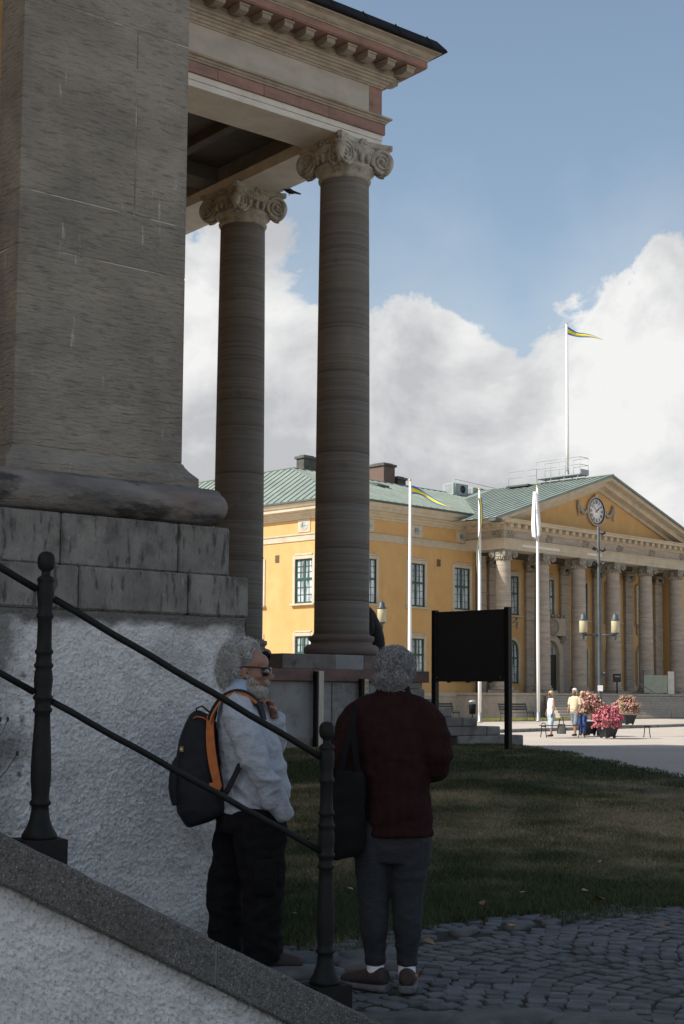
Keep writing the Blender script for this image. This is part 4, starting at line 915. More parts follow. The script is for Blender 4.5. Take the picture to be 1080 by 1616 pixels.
    for k in range(26):                                                       # carved leaves round the neck
        a = 2 * math.pi * k / 26; fl.ellipsoid((.50 * math.cos(a), .50 * math.sin(a), 9.62 + .03 * (k % 2)), (.05, .05, .11), 6, 5, Matrix.Rotation(a, 3, 'Z'))
    fl.build('neck_leaves', MT['thcol'], col0)
    CX = [67.97 - 56.5 + 3.872 * k for k in range(6)]
    for k, x in enumerate(CX):
        c = col0 if k == 0 else copy_tree(col0, TH); c.location = (x, -2.5, 0)
    for x in [15.34, 19.21, 23.08, 26.96, 30.83, 34.7]:
        p = MB(); z = 1.95
        while z < 9.5: z2 = min(z + random.choice([.55, .75, .95]), 9.55); p.box(x - .47, 1.33, z + .006, x + .47, 1.552, z2 - .006, .012); z = z2
        P = p.build('pilaster', MT['thcol'], TH); q = MB(); q.box(x - .56, 1.24, 1.505, x + .56, 1.552, 1.95, .03); q.build('base', MT['thcol'], P)
        q = MB(); q.box(x - .50, 1.30, 9.56, x + .50, 1.552, 9.80, .02); q.box(x - .60, 1.18, 9.98, x + .60, 1.552, 10.15, .02)
        for sx in (-1, 1): q.lathe([(.21, -.08), (.21, .08), (.06, .10)], 14, M=T(x + sx * .42, 1.25, 9.86) @ Matrix.Rotation(R(90), 4, 'X'))
        q.build('capital', MT['thcap'], P)
    # stone return between wing and loggia
    p = MB()
    for k in range(11): p.box(12.26, .10, 1.5 + .78 * k, 13.0, 1.54, 1.5 + .78 * k + .765, .012)
    p.build('stone_return', MT['thcol'], TH)
    xa, xb = CX[0] - .62, CX[5] + .62
    path = [(xa, 1.5), (xa, -3.05), (xb, -3.05), (xb, 1.5)]
    def pband(nm, prof, mt): m = MB(); m.sweep(prof, path); return m.build(nm, mt, TH)
    pband('architrave', [(-1.15, 10.17), (0, 10.17), (0, 10.36), (.03, 10.37), (.03, 10.57), (.06, 10.58), (.06, 10.72), (.14, 10.76), (.14, 10.82), (-1.15, 10.82)], MT['trim'])
    pband('frieze', [(-1.0, 10.825), (.01, 10.825), (.01, 11.33), (-1.0, 11.33)], MT['thcol'])
    pband('dentil_bed', [(-1.0, 11.335), (.06, 11.335), (.08, 11.40), (.18, 11.42), (.18, 11.70), (-1, 11.70)], MT['trim'])
    pband('cornice', [(-1.0, 11.705), (.62, 11.705), (.62, 11.82), (.70, 11.86), (.76, 11.93), (-1.0, 11.93)], MT['trim'])
    db = MB(); db.box(-.15, -.30, 11.47, .15, 0, 11.70, .01); me = db.mesh('modillion'); me.materials.append(MT['trim'])
    x = xa + .2
    while x < xb: mesh_obj('modillion', me, TH, (x, -3.05 - .182, 0)); x += .70
    y = -2.8
    while y < 1.2: mesh_obj('modillion', me, TH, (xa - .182, y, 0), (0, 0, R(-90))); y += .70
    for x in CX:                                                              # carved rosettes over the columns
        m = MB()
        for k in range(9): a = k * 2.4; m.ellipsoid((x + .30 * math.sqrt(k / 9) * math.cos(a) * 1.3, -3.07, 11.08 + .22 * math.sqrt(k / 9) * math.sin(a)), (.13, .06, .10), 7, 5)
        m.build('rosette', MT['thcap'], TH)
    m = MB()
    for k in range(9): a = k * 2.4; m.ellipsoid((xa - .02, -2.6 + .30 * math.sqrt(k / 9) * math.cos(a) * 1.3, 11.08 + .22 * math.sqrt(k / 9) * math.sin(a)), (.06, .13, .10), 7, 5)
    m.build('rosette', MT['thcap'], TH)
    for a, b_ in ((12.6, 16.4), (19.4, 21.0)): m = MB(); m.box(a, -3.096, 10.40, b_, -3.05, 10.565, .004); m.build('repair_strip', MT['architrave'], TH)
    m = MB(); m.box(12.3, -1.9, 10.28, 35.2, 1.54, 10.40); m.build('loggia_ceiling', MT['soffit'], TH)
    # pediment
    cx, za, zb, hw = 21.15, 15.70, 11.94, 11.72
    m = MB(); m.add([(cx - 10.6, -2.62, 11.90), (cx + 10.6, -2.62, 11.90), (cx, -2.62, 15.3), (cx - 10.6, -2.3, 11.90), (cx + 10.6, -2.3, 11.90), (cx, -2.3, 15.3)], [(0, 1, 2), (5, 4, 3), (0, 3, 4, 1), (1, 4, 5, 2), (2, 5, 3, 0)]); m.build('tympanum', MT['ochre'], TH)
    sl = math.atan2(za - zb, hw); ln = hw / math.cos(sl)
    for s in (-1, 1):
        for nm, y0, y1, t0, t1 in (('raking_cornice', -3.80, -2.5, -.30, -.02), ('raking_cornice', -3.30, -2.5, -.62, -.302), ('raking_frame', -2.80, -2.5, -.86, -.622)):
            m = MB(); e0 = Vector((cx + s * hw, 0, zb)); e1 = Vector((cx, 0, za)); 
            rings = []
            for e, q in ((e0, 0), (e1, 1)):
                # vertical cut at the ridge, vertical cut at the eave
                k = 1 / math.cos(sl); lo_, hi_ = t0 * k, t1 * k
                ex = e.x if q else cx + s * (hw - max(0, (-t0 - .30)) / math.tan(sl) * .9)
                ez = e.z if q else zb + (hw - abs(ex - cx)) * math.tan(sl)
                rings.append([(ex, y0, ez + lo_), (ex, y1, ez + lo_), (ex, y1, ez + hi_), (ex, y0, ez + hi_)])
            m.loft(rings, True, False); m.build(nm, MT['trim'], TH)
    g = MB(); Yb = 12.0; e = .35
    rl = (cx - hw - e, zb - e * math.tan(sl) + .02); rr = (cx + hw + e, zb - e * math.tan(sl) + .02)
    g.add([(rl[0], -3.95, rl[1]), (cx, -3.95, za + .02), (cx, Yb, za + .02), (rl[0], Yb, rl[1])], [(0, 1, 2, 3)]); g.add([(rr[0], -3.95, rr[1]), (cx, -3.95, za + .02), (cx, Yb, za + .02), (rr[0], Yb, rr[1])], [(3, 2, 1, 0)])
    g.add([(rl[0], -3.95, rl[1] - .10), (cx, -3.95, za - .08), (cx, -3.95, za + .06), (rl[0], -3.95, rl[1] + .04)], [(0, 1, 2, 3)]); g.add([(rr[0], -3.95, rr[1] - .10), (cx, -3.95, za - .08), (cx, -3.95, za + .06), (rr[0], -3.95, rr[1] + .04)], [(3, 2, 1, 0)])
    pr_ = g.build('portico_roof', MT['copper'], TH)
    se.__init__()
    y = -3.9
    while y < 6: seam((rl[0], y, rl[1]), (cx, y, za + .02)); seam((rr[0], y, rr[1]), (cx, y, za + .02)); y += .6
    seam((cx, -3.95, za + .03), (cx, Yb, za + .03), .06, .06); tag(se.build('roof_seam', MT['copper'], pr_), kind='stuff')
    m = MB(); m.box(cx - hw - .4, -3.9, 11.62, cx - hw + .25, -3.3, 11.80, .03); m.build('gutter_end', MT['copperdark'], TH)
    # clock with swags
    K = empty('clock', parent=TH); K.location = (20.95, -2.66, 13.42); RX = Matrix.Rotation(R(90), 4, 'X')
    m = MB(); m.lathe([(.98, -.0), (1.0, .10), (.93, .17), (.86, .13), (.84, .06)], 48, M=RX, caps=False); m.build('stone_rim', MT['trim'], K)
    m = MB(); m.lathe([(.87, 0), (.88, .15), (.83, .155), (.82, .08)], 48, M=RX, caps=False); m.build('bezel', MT['clockblack'], K)
    m = MB(); m.lathe([(.82, 0), (.82, .085)], 48, M=RX); m.build('dial', MT['clockface'], K)
    NUM = ['XII', 'I', 'II', 'III', 'IIII', 'V', 'VI', 'VII', 'VIII', 'IX', 'X', 'XI']
    for i, s in enumerate(NUM):
        m = MB(); a = -i * R(30); w = {'I': .05, 'V': .10, 'X': .10}; tot = sum(w[c] for c in s); x = -tot / 2; Mn = Matrix.Rotation(a, 4, 'Y').inverted() @ T(0, 0, .60)
        def bar(x0, z0, x1, z1, t): m.loft([[(x0 - t, -.093, z0), (x0 + t, -.093, z0), (x0 + t, -.088, z0), (x0 - t, -.088, z0)], [(x1 - t, -.093, z1), (x1 + t, -.093, z1), (x1 + t, -.088, z1), (x1 - t, -.088, z1)]], True, False, M=Mn)
        for c in s:
            h_ = .105
            if c == 'I': bar(x + .025, -h_, x + .025, h_, .017)
            elif c == 'V': bar(x + .01, h_, x + .05, -h_, .019); bar(x + .09, h_, x + .05, -h_, .011)
            else: bar(x + .01, h_, x + .09, -h_, .019); bar(x + .09, h_, x + .01, -h_, .011)
            x += w[c]
        m.build('numeral', MT['clockblack'], K)
    for nm, an, l, t in (('hour_hand', 55, .46, .045), ('minute_hand', -48, .66, .028)):
        m = MB(); m.add([(-t * .6, -.105, -.14), (t * .6, -.105, -.14), (t, -.105, l * .6), (0, -.105, l), (-t, -.105, l * .6), (-t * .6, -.098, -.14), (t * .6, -.098, -.14), (t, -.098, l * .6), (0, -.098, l), (-t, -.098, l * .6)], [(0, 1, 2, 3, 4), (9, 8, 7, 6, 5), (0, 5, 6, 1), (1, 6, 7, 2), (2, 7, 8, 3), (3, 8, 9, 4), (4, 9, 5, 0)]); o = m.build(nm, MT['clockblack'] if nm[0] == 'h' else MT['lampgrey'], K); o.rotation_euler = (0, R(an), 0)
    for s in (-1, 1):
        m = MB(); pts = [(s * (1.0 + .95 * t), -.07, .02 - .42 * math.sin(math.pi * t) + .35 * t) for t in np.linspace(0, 1, 12)]; m.tube(pts, [.09 + .04 * math.sin(math.pi * t) for t in np.linspace(0, 1, 12)], 8)
        m.tube([(s * 1.95, -.07, .40), (s * 2.02, -.06, .1), (s * 1.92, -.06, -.25), (s * 2.0, -.05, -.5)], [.1, .09, .06, .03], 7); m.ellipsoid((s * 1.95, -.08, .42), (.14, .09, .14), 8, 6); m.build('swag', MT['thcol'], K)
    m = MB(); m.ellipsoid((0, -.1, 1.03), (.2, .1, .12), 8, 6); m.build('crest', MT['trim'], K)
    # ornaments in the loggia: swags under the sills, arms and doorway in the middle bay
    for x in (13.40, 17.27, 25.02, 28.9, 32.75):
        m = MB(); pts = [(x + .65 * t, 1.48, 6.32 - .35 * (1 - t * t)) for t in np.linspace(-1, 1, 11)]; m.tube(pts, [.06 + .03 * math.cos(t * 1.5) for t in np.linspace(-1, 1, 11)], 7)
        for s in (-1, 1): m.tube([(x + s * .68, 1.46, 6.40), (x + s * .74, 1.47, 6.0), (x + s * .66, 1.48, 5.7)], [.11, .08, .03], 7)
        m.build('swag', MT['trim'], TH)
    A = empty('coat_of_arms', parent=TH); m = MB(); m.box(19.75, .95, 5.35, 22.55, 1.55, 6.55, .03); m.build('panel', MT['trim'], A)
    m = MB(); m.ellipsoid((21.15, .93, 5.95), (.42, .12, .48), 14, 10); m.build('shield', MT['thcol'], A); m = MB(); m.tube([(21.15 + .55 * math.cos(a), .92, 5.95 + .55 * math.sin(a)) for a in np.linspace(0, 6.283, 25)], .07, 6); m.build('wreath', MT['thcol'], A)
    m = MB()
    for k in range(8): m.ellipsoid((20.0 + .33 * k, .9, 6.62 + .08 * (k % 2)), (.12, .09, .1), 6, 5)
    m.build('crown', MT['thcol'], A)
    D = empty('doorway', parent=TH); m = MB()
    for s in (-1, 1): m.box(21.15 + s * .95, 1.15, 1.52, 21.15 + s * 1.40, 1.55, 4.1, .02)
    n = 14
    for i in range(n):
        a, b_ = math.pi * i / n, math.pi * (i + 1) / n; m.loft([[(21.15 + r * math.cos(q), y, 4.1 + r * math.sin(q)) for r, y in ((.95, 1.15), (1.4, 1.15), (1.4, 1.55), (.95, 1.55))] for q in (a, b_)], True, False)
    m.build('arch', MT['trim'], D)
    for s in (-1, 1): q = MB(); q.box(21.15, 1.46, 1.52, 21.15 + s * .95, 1.53, 4.1); dl = q.build('door_leaf', MT['wood'], D); h_ = MB(); h_.ellipsoid((21.15 + s * .12, 1.42, 2.6), (.04, .04, .04), 8, 6); h_.build('handle', MT['gilt'], dl)
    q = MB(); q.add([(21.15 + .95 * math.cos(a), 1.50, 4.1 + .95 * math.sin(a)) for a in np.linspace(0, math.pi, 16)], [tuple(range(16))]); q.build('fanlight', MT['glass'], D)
    m = MB()
    for s in (-1, 1): m.loft([[(21.15 + s * 1.2 - .16, 1.3 - b_, z), (21.15 + s * 1.2 + .16, 1.3 - b_, z), (21.15 + s * 1.2 + .16, 1.5, z), (21.15 + s * 1.2 - .16, 1.5, z)] for z, b_ in ((4.5, 0), (4.8, .12), (5.1, .38), (5.34, .42))], True, True)
    m.build('bracket', MT['thcap'], D)
    # chimneys and machines on the roof
    def chim(x0, y0, x1, y1, z1, mt, mt2, nm='chimney'):
        m = MB(); m.box(x0, y0, 13.8, x1, y1, z1 - .25, .02); c = m.build(nm, mt, TH); q = MB(); q.box(x0 - .10, y0 - .10, z1 - .248, x1 + .10, y1 + .10, z1 - .08, .02); q.box(x0 + .1, y0 + .1, z1 - .078, x1 - .1, y1 - .1, z1); q.build('chimney_cap', mt2, c)
    chim(5.2, 8.6, 6.3, 9.3, 16.55, MT['chimneydark'], MT['copperdark']); chim(12.2, 8.2, 13.3, 9.6, 16.85, MT['brick'], MT['chimneydark']); chim(13.7, 8.3, 14.5, 9.0, 16.1, MT['chimneydark'], MT['copperdark'])
    for x0, x1, z1 in ((18.3, 19.9, 16.05), (20.4, 22.0, 15.95)):
        a = empty('air_conditioner', parent=TH); m = MB(); m.box(x0, 7.3, 15.2, x1, 8.3, z1, .03); m.build('casing', MT['ac'], a)
        m = MB(); m.lathe([(.27, 0), (.27, .02), (.22, .03), (.22, .012)], 20, M=T((x0 + x1) / 2 + .2, 7.30, 15.66) @ RX); m.build('fan', MT['clockblack'], a); m = MB(); m.box(x0 - .01, 7.5, 15.35, x0 - .002, 8.1, z1 - .1); m.build('grille', MT['greymetal'], a)
    m = MB(); z = 16.25
    m.tube([(18.2, 7.1, z), (26, 7.1, 15.95)], .016, 6)
    for x in (18.25, 21.4, 24.5): m.tube([(x, 7.1, 15.0), (x, 7.1, z - (x - 18.2) * .038)], .016, 6)
    m.build('roof_rail', MT['greymetal'], TH)
    # walkway and rails by the roof flagpole
    Wk = empty('roof_walkway', parent=TH); m = MB(); m.box(20.75, -1.6, 15.98, 21.75, 2.0, 16.06, .01); m.build('deck', MT['greymetal'], Wk)
    m = MB(); m.box(20.8, -1.64, 16.06, 21.7, -1.60, 16.35); m.build('kick_plate', MT['greymetal'], Wk)
    for k, (xx, y0, y1) in enumerate(((20.78, -1.58, 2.0), (21.72, -1.58, 2.0), (20.78, 2.0, 4.4))):
        zz = 16.06 if k < 2 else 15.75; m = MB(); hh = 1.1 if k < 2 else .95
        for q in (hh, hh * .55): m.tube([(xx, y0, zz + q), (xx, y1, zz + q)], .014, 6)
        n = 4 if k < 2 else 2
        for j in range(n): yy = y0 + (y1 - y0) * j / (n - 1); m.tube([(xx, yy, zz - .02), (xx, yy, zz + hh)], .014, 6)
        m.build('guard_rail', MT['greymetal'], Wk)
    m = MB()
    for q in (1.1, .6): m.tube([(20.78, -1.58, 16.06 + q), (21.72, -1.58, 16.06 + q)], .02, 6)
    m.build('guard_rail', MT['greymetal'], Wk)
    for y in (-1.4, -.3, .8, 1.9):
        for a_, b_ in (((20.85, y, 16.0), (20.6, y, 15.55)), ((21.65, y, 16.0), (21.9, y, 15.5))): m = MB(); m.tube([a_, b_], .03, 6); m.build('strut', MT['greymetal'], Wk)
    m = MB(); m.box(20.2, 2.3, 15.55, 20.9, 4.2, 15.68, .02); m.build('hatch', MT['copperdark'], Wk)
build_town_hall()

# ------------------------------------------------------------------ things on the square
CR = Vector((.70711, -.70711, 0)); CF = Vector((.70711, .70711, 0))
def build_board():
    t = thing('notice_board', 'blank black notice board on two square posts at the lawn edge', 'notice board', (17.39, 14.5, gzf(17.39, 14.5)))
    b = gzf(17.39, 14.5)
    for y in (-.745, .745): m = MB(); m.box(-.045, y - .045, -.3, .045, y + .045, 2.765 - b, .006); m.build('post', MT['boardpost'], t)
    m = MB(); m.box(-.03, -.698, 1.615 - b, .03, .698, 2.735 - b, .004); m.build('panel', MT['board'], t)
    for y in (-.62, .68): m = MB(); m.ellipsoid((-.033, y, 1.68 - b), (.006, .012, .012), 8, 6); m.build('bolt', MT['greymetal'], t)
    for y in (-.4, .05, .45): m = MB(); m.box(-.02, y - .03, 1.598 - b, .02, y + .03, 1.6145 - b); m.build('bracket', MT['boardpost'], t)
build_board()

def pennant(name, label, loc, pts, w0, w1, drape=False):
    """two colour long pennant along pts (image-right, away, up)"""
    t = thing(name, label, 'flag', loc)
    n = len(pts); P = [CR * p[0] + CF * p[1] + Vector((0, 0, p[2])) for p in pts]
    def strip(nm, a, b, mt, off):
        m = MB(); f, k = [], []
        for i, p in enumerate(P):
            q = i / (n - 1); w = w0 + (w1 - w0) * q; tw = pts[i][3] if len(pts[i]) > 3 else 0
            up = Vector((0, 0, math.cos(tw))) + CF * math.sin(tw) * .6 + CR * math.sin(tw) * .5
            f.append(p + up * w * (a - .5) + CF * off); k.append(p + up * w * (b - .5) + CF * off)
        th = Vector((.006, .006, 0)); vs = f + k + [v + th for v in f] + [v + th for v in k]
        fs = []
        for i in range(n - 1): fs += [(i, i + 1, n + i + 1, n + i), (3 * n + i, 3 * n + i + 1, 2 * n + i + 1, 2 * n + i), (i, 2 * n + i, 2 * n + i + 1, i + 1), (n + i, n + i + 1, 3 * n + i + 1, 3 * n + i)]
        m.add(vs, fs, True); return m.build(nm, mt, t)
    strip('blue_band', .74, 1.0, MT['flagblue'], 0); strip('yellow_band', .24, .735, MT['flagyellow'], 0); strip('blue_band', 0, .235, MT['flagblue'], 0)
    return t
def flagpole(label, loc, z0, z1, r0=.085, group='flagpoles on the square'):
    t = thing('flagpole', label, 'flagpole', (loc[0], loc[1], z0), 0, group); h = z1 - z0
    m = MB(); m.lathe([(r0 * 1.0, 0), (r0, h * .3), (r0 * .62, h)], 16); m.build('pole', MT['white'], t)
    m = MB(); m.ellipsoid((0, 0, h + .06), (.075, .075, .06), 12, 8); m.build('finial', MT['gilt'], t)
    m = MB(); m.tube([(r0 * .8, -r0 * .8, 1.1), (r0 * .75, -r0 * .75, h - .1)], .006, 5); m.build('halyard', MT['white'], t)
    m = MB(); m.lathe([(r0 * 1.6, 0), (r0 * 1.6, .05), (r0 * 1.15, .09), (r0 * 1.1, .5)], 16); m.build('socket', MT['greymetal'], t)
    return t
def build_flags():
    f1, f2, f3, f4 = (50.4, 45.8), (55.5, 45.7), (61.1, 46.3), (77.65, 56.3)
    flagpole('white flagpole nearest the black board with a streaming pennant', f1, 0, 11.6)
    flagpole('white flagpole behind the black board with a limp pennant', f2, 0, 11.7)
    flagpole('white flagpole with a hanging white flag before the columns', f3, 0, 12.5)
    flagpole('tall white flagpole on the town hall roof ridge', f4, 15.95, 26.4, .10)
    pennant('pennant', 'blue and yellow pennant streaming right from the leftmost flagpole', (f1[0], f1[1], 11.25), [(.08 + 2.15 * t, .25 * math.sin(5 * t), -.05 - 1.1 * t ** 1.25 + .05 * math.sin(8 * t), .9 * math.sin(5.5 * t)) for t in np.linspace(0, 1, 26)], .42, .05)
    pennant('pennant', 'blue and yellow pennant hanging limp down the middle flagpole', (f2[0], f2[1], 11.3), [(.02 + .10 * math.sin(6 * t) - .09 * t, -.12 - .05 * math.sin(9 * t), -3.9 * t, 1.35 + .5 * math.sin(11 * t)) for t in np.linspace(0, 1, 40)], .42, .12)
    pennant('pennant', 'blue and yellow pennant blowing from the roof flagpole against the clouds', (f4[0], f4[1], 26.0), [(.08 + 2.35 * t, .2 * math.sin(4 * t), -.62 * t - .06 * math.sin(7 * t), .5 * math.sin(6 * t)) for t in np.linspace(0, 1, 24)], .54, .03)
    t = thing('hanging_flag', 'white flag hanging in folds from the flagpole before the columns', 'flag', (f3[0], f3[1], 12.3)); m = MB(); rows, cols = 26, 40; vs = []
    for i in range(rows):
        v = i / (rows - 1)
        for j in range(cols):
            u = j / (cols - 1); w = .10 + .30 * v ** .8 * (1 - .3 * max(0, v - .85) / .15); ph = 14 * u + 1.3 * math.sin(3 * v)
            x = -.16 + w * (u - .35) * 1.4 + .05 * math.sin(ph * 1.7); y = -.12 + (.06 + .07 * v) * math.sin(ph); z = -2.55 * v * (1 - .16 * abs(u - .45)) - .05
            vs.append(CR * x + CF * y + Vector((0, 0, z)))
    m.add(vs, [(i * cols + j, i * cols + j + 1, (i + 1) * cols + j + 1, (i + 1) * cols + j) for i in range(rows - 1) for j in range(cols - 1)], True); o = m.build('cloth', MT['flagwhite'], t); s = o.modifiers.new('s', 'SOLIDIFY'); s.thickness = .004
    e = MB()
    for k in range(7): a = k * .9; e.ellipsoid(CR * (-.05 + .05 * math.cos(a)) + CF * (-.30) + Vector((0, 0, -1.15 + .09 * math.sin(a))), (.025, .012, .03), 6, 5)
    e.build('emblem', mat('emblem_ochre', (.42, .30, .14), (.3, .28, .3), 30, 2, .8), t)
build_flags()

def build_lamps():
    for x, y, lab, full in ((41.75, 28.96, 'tall grey lamp post with two cream lanterns before the columns', True), (33.05, 32.01, 'grey lamp post whose cream lantern shows beside the church column', False)):
        t = thing('lamp_post', lab, 'lamp post', (x, y, 0), R(-45), 'two-lantern lamp posts'); H = 7.35 if full else 4.5; za = 3.50 if full else 3.62
        m = MB(); m.lathe([(.13, 0), (.12, .25), (.075, .32), (.066, 2.0), (.058, 3.6), (.048, H - .05), (.02, H)], 16); m.build('post', MT['lampgrey'], t)
        if full: m = MB(); m.box(-.09, -.10, 1.55, .09, -.085, 1.75); m.build('label_plate', MT['white'], t)
        for s in (-1, 1):
            m = MB(); m.tube([(0, 0, za), (s * .3, 0, za + .01), (s * .56, 0, za)], [.04, .034, .03], 10); a = m.build('arm', MT['lampgrey'], t)
            L = empty('lantern', parent=t); L.location = (s * .56, 0, za)
            m = MB(); m.lathe([(.03, -.16), (.05, -.1), (.05, .02), (.12, .06), (.14, .09)], 16); m.build('cup', MT['lampgrey'], L)
            m = MB(); m.lathe([(.118, .085), (.138, .10), (.142, .50), (.135, .52)], 20); m.build('glass', MT['lampglass'], L)
            m = MB(); m.lathe([(.155, .52), (.155, .56), (.10, .60), (.095, .70), (.06, .74), (.03, .76), (.02, .82)], 16); m.build('cap', MT['lampgrey'], L)
        if full:
            for z, sx in ((7.1, 1), (6.55, -1), (6.5, 1), (6.05, -1), (6.0, 1), (2.15, 1)):
                m = MB(); m.tube([(0, 0, z), (sx * .13, -.02, z)], .02, 6); m.lathe([(.05, -.08), (.065, .06), (.06, .08)], 10, M=T(sx * .16, -.03, z) @ Matrix.Rotation(R(60 * sx), 4, 'Y')); m.build('spotlight', MT['clockblack'], t)
build_lamps()

def arc_leg(m, x, s=1, arm=True, h=.36, d=.42):
    pts = [(x, -.26, 0), (x, -.20, .15), (x, -.17, h)]
    m.tube([(x, -.27, 0), (x, -.21, .16), (x, -.18, h)], .016, 6); m.tube([(x, .27, 0), (x, .21, .16), (x, .18, h)], .016, 6); m.tube([(x, -.18, h), (x, .18, h)], .016, 6)
    if arm: m.tube([(x, .21 * math.cos(a), h + .12 * math.sin(a)) for a in np.linspace(0, math.pi, 9)], .014, 6)
def bench(label, a, b, back=False, arms=(True, True), group='benches on the square'):
    a, b = Vector(a), Vector(b); L = (b - a).length; t = thing('bench', label, 'bench', ((a.x + b.x) / 2, (a.y + b.y) / 2, 0), math.atan2(b.y - a.y, b.x - a.x), group); h = .36 if not back else .42
    for k in range(4): m = MB(); y = -.165 + .11 * k; m.box(-L / 2, y - .045, h + .018, L / 2, y + .045, h + .045, .006); m.build('seat_slat', MT['wood'], t)
    for s, ar in zip((-1, 1), arms): m = MB(); arc_leg(m, s * (L / 2 - .08), s, ar, h); m.build('leg_frame', MT['iron'], t)
    if back:
        for k in range(3): m = MB(); m.box(-L / 2, .24 + .03 * k, h + .16 + .13 * k, L / 2, .265 + .03 * k, h + .26 + .13 * k, .006); m.build('back_slat', MT['wood'], t)
        for s in (-1, 1): m = MB(); m.tube([(s * (L / 2 - .1), .2, h), (s * (L / 2 - .1), .28, h + .2), (s * (L / 2 - .1), .35, h + .55)], .016, 6); m.build('back_support', MT['iron'], t)
    return t
bench('low black iron bench in front of the walking couple', (38.33, 28.93), (39.61, 28.13), False, (True, True))
bench('low black iron bench right of the pink flower tub', (40.39, 27.63), (41.59, 26.87), False, (True, False))
bench('dark park bench with back by the grass strip behind the board', (58.5, 46.6), (61.4, 47.0), True)
bench('dark park bench with back partly hidden by the church steps', (55.9, 49.2), (58.0, 49.3), True)

def planter(label, loc, rp, hp, rf, zf, seed, pink, group='flower tubs'):
    t = thing('flower_tub', label, 'planter', (loc[0], loc[1], 0), R(-20), group); r = np.random.default_rng(seed)
    m = MB(); m.loft([[(sx * q, sy * q, z) for sx, sy in ((-1, -1), (1, -1), (1, 1), (-1, 1))] for q, z in ((rp * .72, .06), (rp, hp), (rp * 1.05, hp + .003), (rp * 1.05, hp + .04), (rp * .9, hp + .04))], True, False); m.build('tub', MT['clockblack'], t)
    for sx in (-1, 1):
        for sy in (-1, 1): m = MB(); m.box(sx * rp * .6 - .03, sy * rp * .6 - .03, 0, sx * rp * .6 + .03, sy * rp * .6 + .03, .058); m.build('foot', MT['clockblack'], t)
    def blobs(n, rad0, rad1, size, nm, mt, squash=.85, low=-.55):
        d = r.normal(size=(n, 3)); d /= np.linalg.norm(d, axis=1)[:, None]; d[:, 2] = np.where(d[:, 2] < low, -d[:, 2] * .5, d[:, 2])
        lump = 1 + .16 * np.sin(d[:, 0] * 7 + seed) * np.sin(d[:, 1] * 6 + 2) + .10 * np.sin(d[:, 2] * 9); c = d * (rf * lump * (rad0 + (rad1 - rad0) * r.random(n)))[:, None] * [1, 1, squash] + [0, 0, zf]
        nrm = d + .7 * r.normal(size=(n, 3)); nrm /= np.linalg.norm(nrm, axis=1)[:, None]; u = np.cross(nrm, r.normal(size=(n, 3))); u /= np.linalg.norm(u, axis=1)[:, None]; w = np.cross(nrm, u); s = (size * (.6 + .8 * r.random(n)))[:, None]
        k = 5; v = np.stack([c + s * (u * math.cos(2 * math.pi * j / k) + w * math.sin(2 * math.pi * j / k)) + nrm * s * .35 for j in range(k)] + [c], 1).reshape(-1, 3)
        b = np.arange(n)[:, None] * 6; f = np.concatenate([np.concatenate([b + j, b + (j + 1) % k, b + 5], 1) for j in range(k)]); me = tri_mesh(nm, v, f); me.materials.append(mt); tag(mesh_obj(nm, me, t), kind='stuff')
    blobs(1500, .45, .98, .035, 'foliage', MT['leafy']); blobs(1900 if pink > .5 else 1100, .82, 1.06, .032, 'blossom', MT['pink'] if pink > .5 else MT['pinkpale'])
    if pink <= .5: blobs(900, .8, 1.05, .03, 'faded_blossom', MT['straw'])
def rndmat(name, a, b, rough=.7):
    m = bpy.data.materials.new(name); m.use_nodes = True; nt = m.node_tree; ge = nt.nodes.new('ShaderNodeNewGeometry'); rp = nt.nodes.new('ShaderNodeValToRGB'); rp.color_ramp.elements[0].color = (*a, 1); rp.color_ramp.elements[1].color = (*b, 1)
    nt.links.new(ge.outputs['Random Per Island'], rp.inputs[0]); bs = nt.nodes['Principled BSDF']; nt.links.new(rp.outputs[0], bs.inputs['Base Color']); bs.inputs['Roughness'].default_value = rough; bs.inputs['Specular IOR Level'].default_value = .2; return m
MT['leafy'] = rndmat('tub_leaves', (.04, .075, .025), (.12, .15, .06)); MT['pink'] = rndmat('pink_petals', (.48, .085, .15), (.68, .25, .31)); MT['pinkpale'] = rndmat('pale_pink_petals', (.62, .20, .24), (.72, .42, .40)); MT['straw'] = rndmat('faded_petals', (.30, .26, .12), (.48, .38, .22))
planter('black tub of bright pink flowers between the two low benches', (39.85, 27.35), .25, .32, .48, .60, 3, 1)
planter('tub of tall faded pink and green flowers behind the walking man', (41.60, 29.39), .28, .45, .56, .98, 8, .3)
planter('black tub of pink flowers standing alone before the town hall steps', (58.3, 38.9), .32, .42, .60, .84, 5, .4)

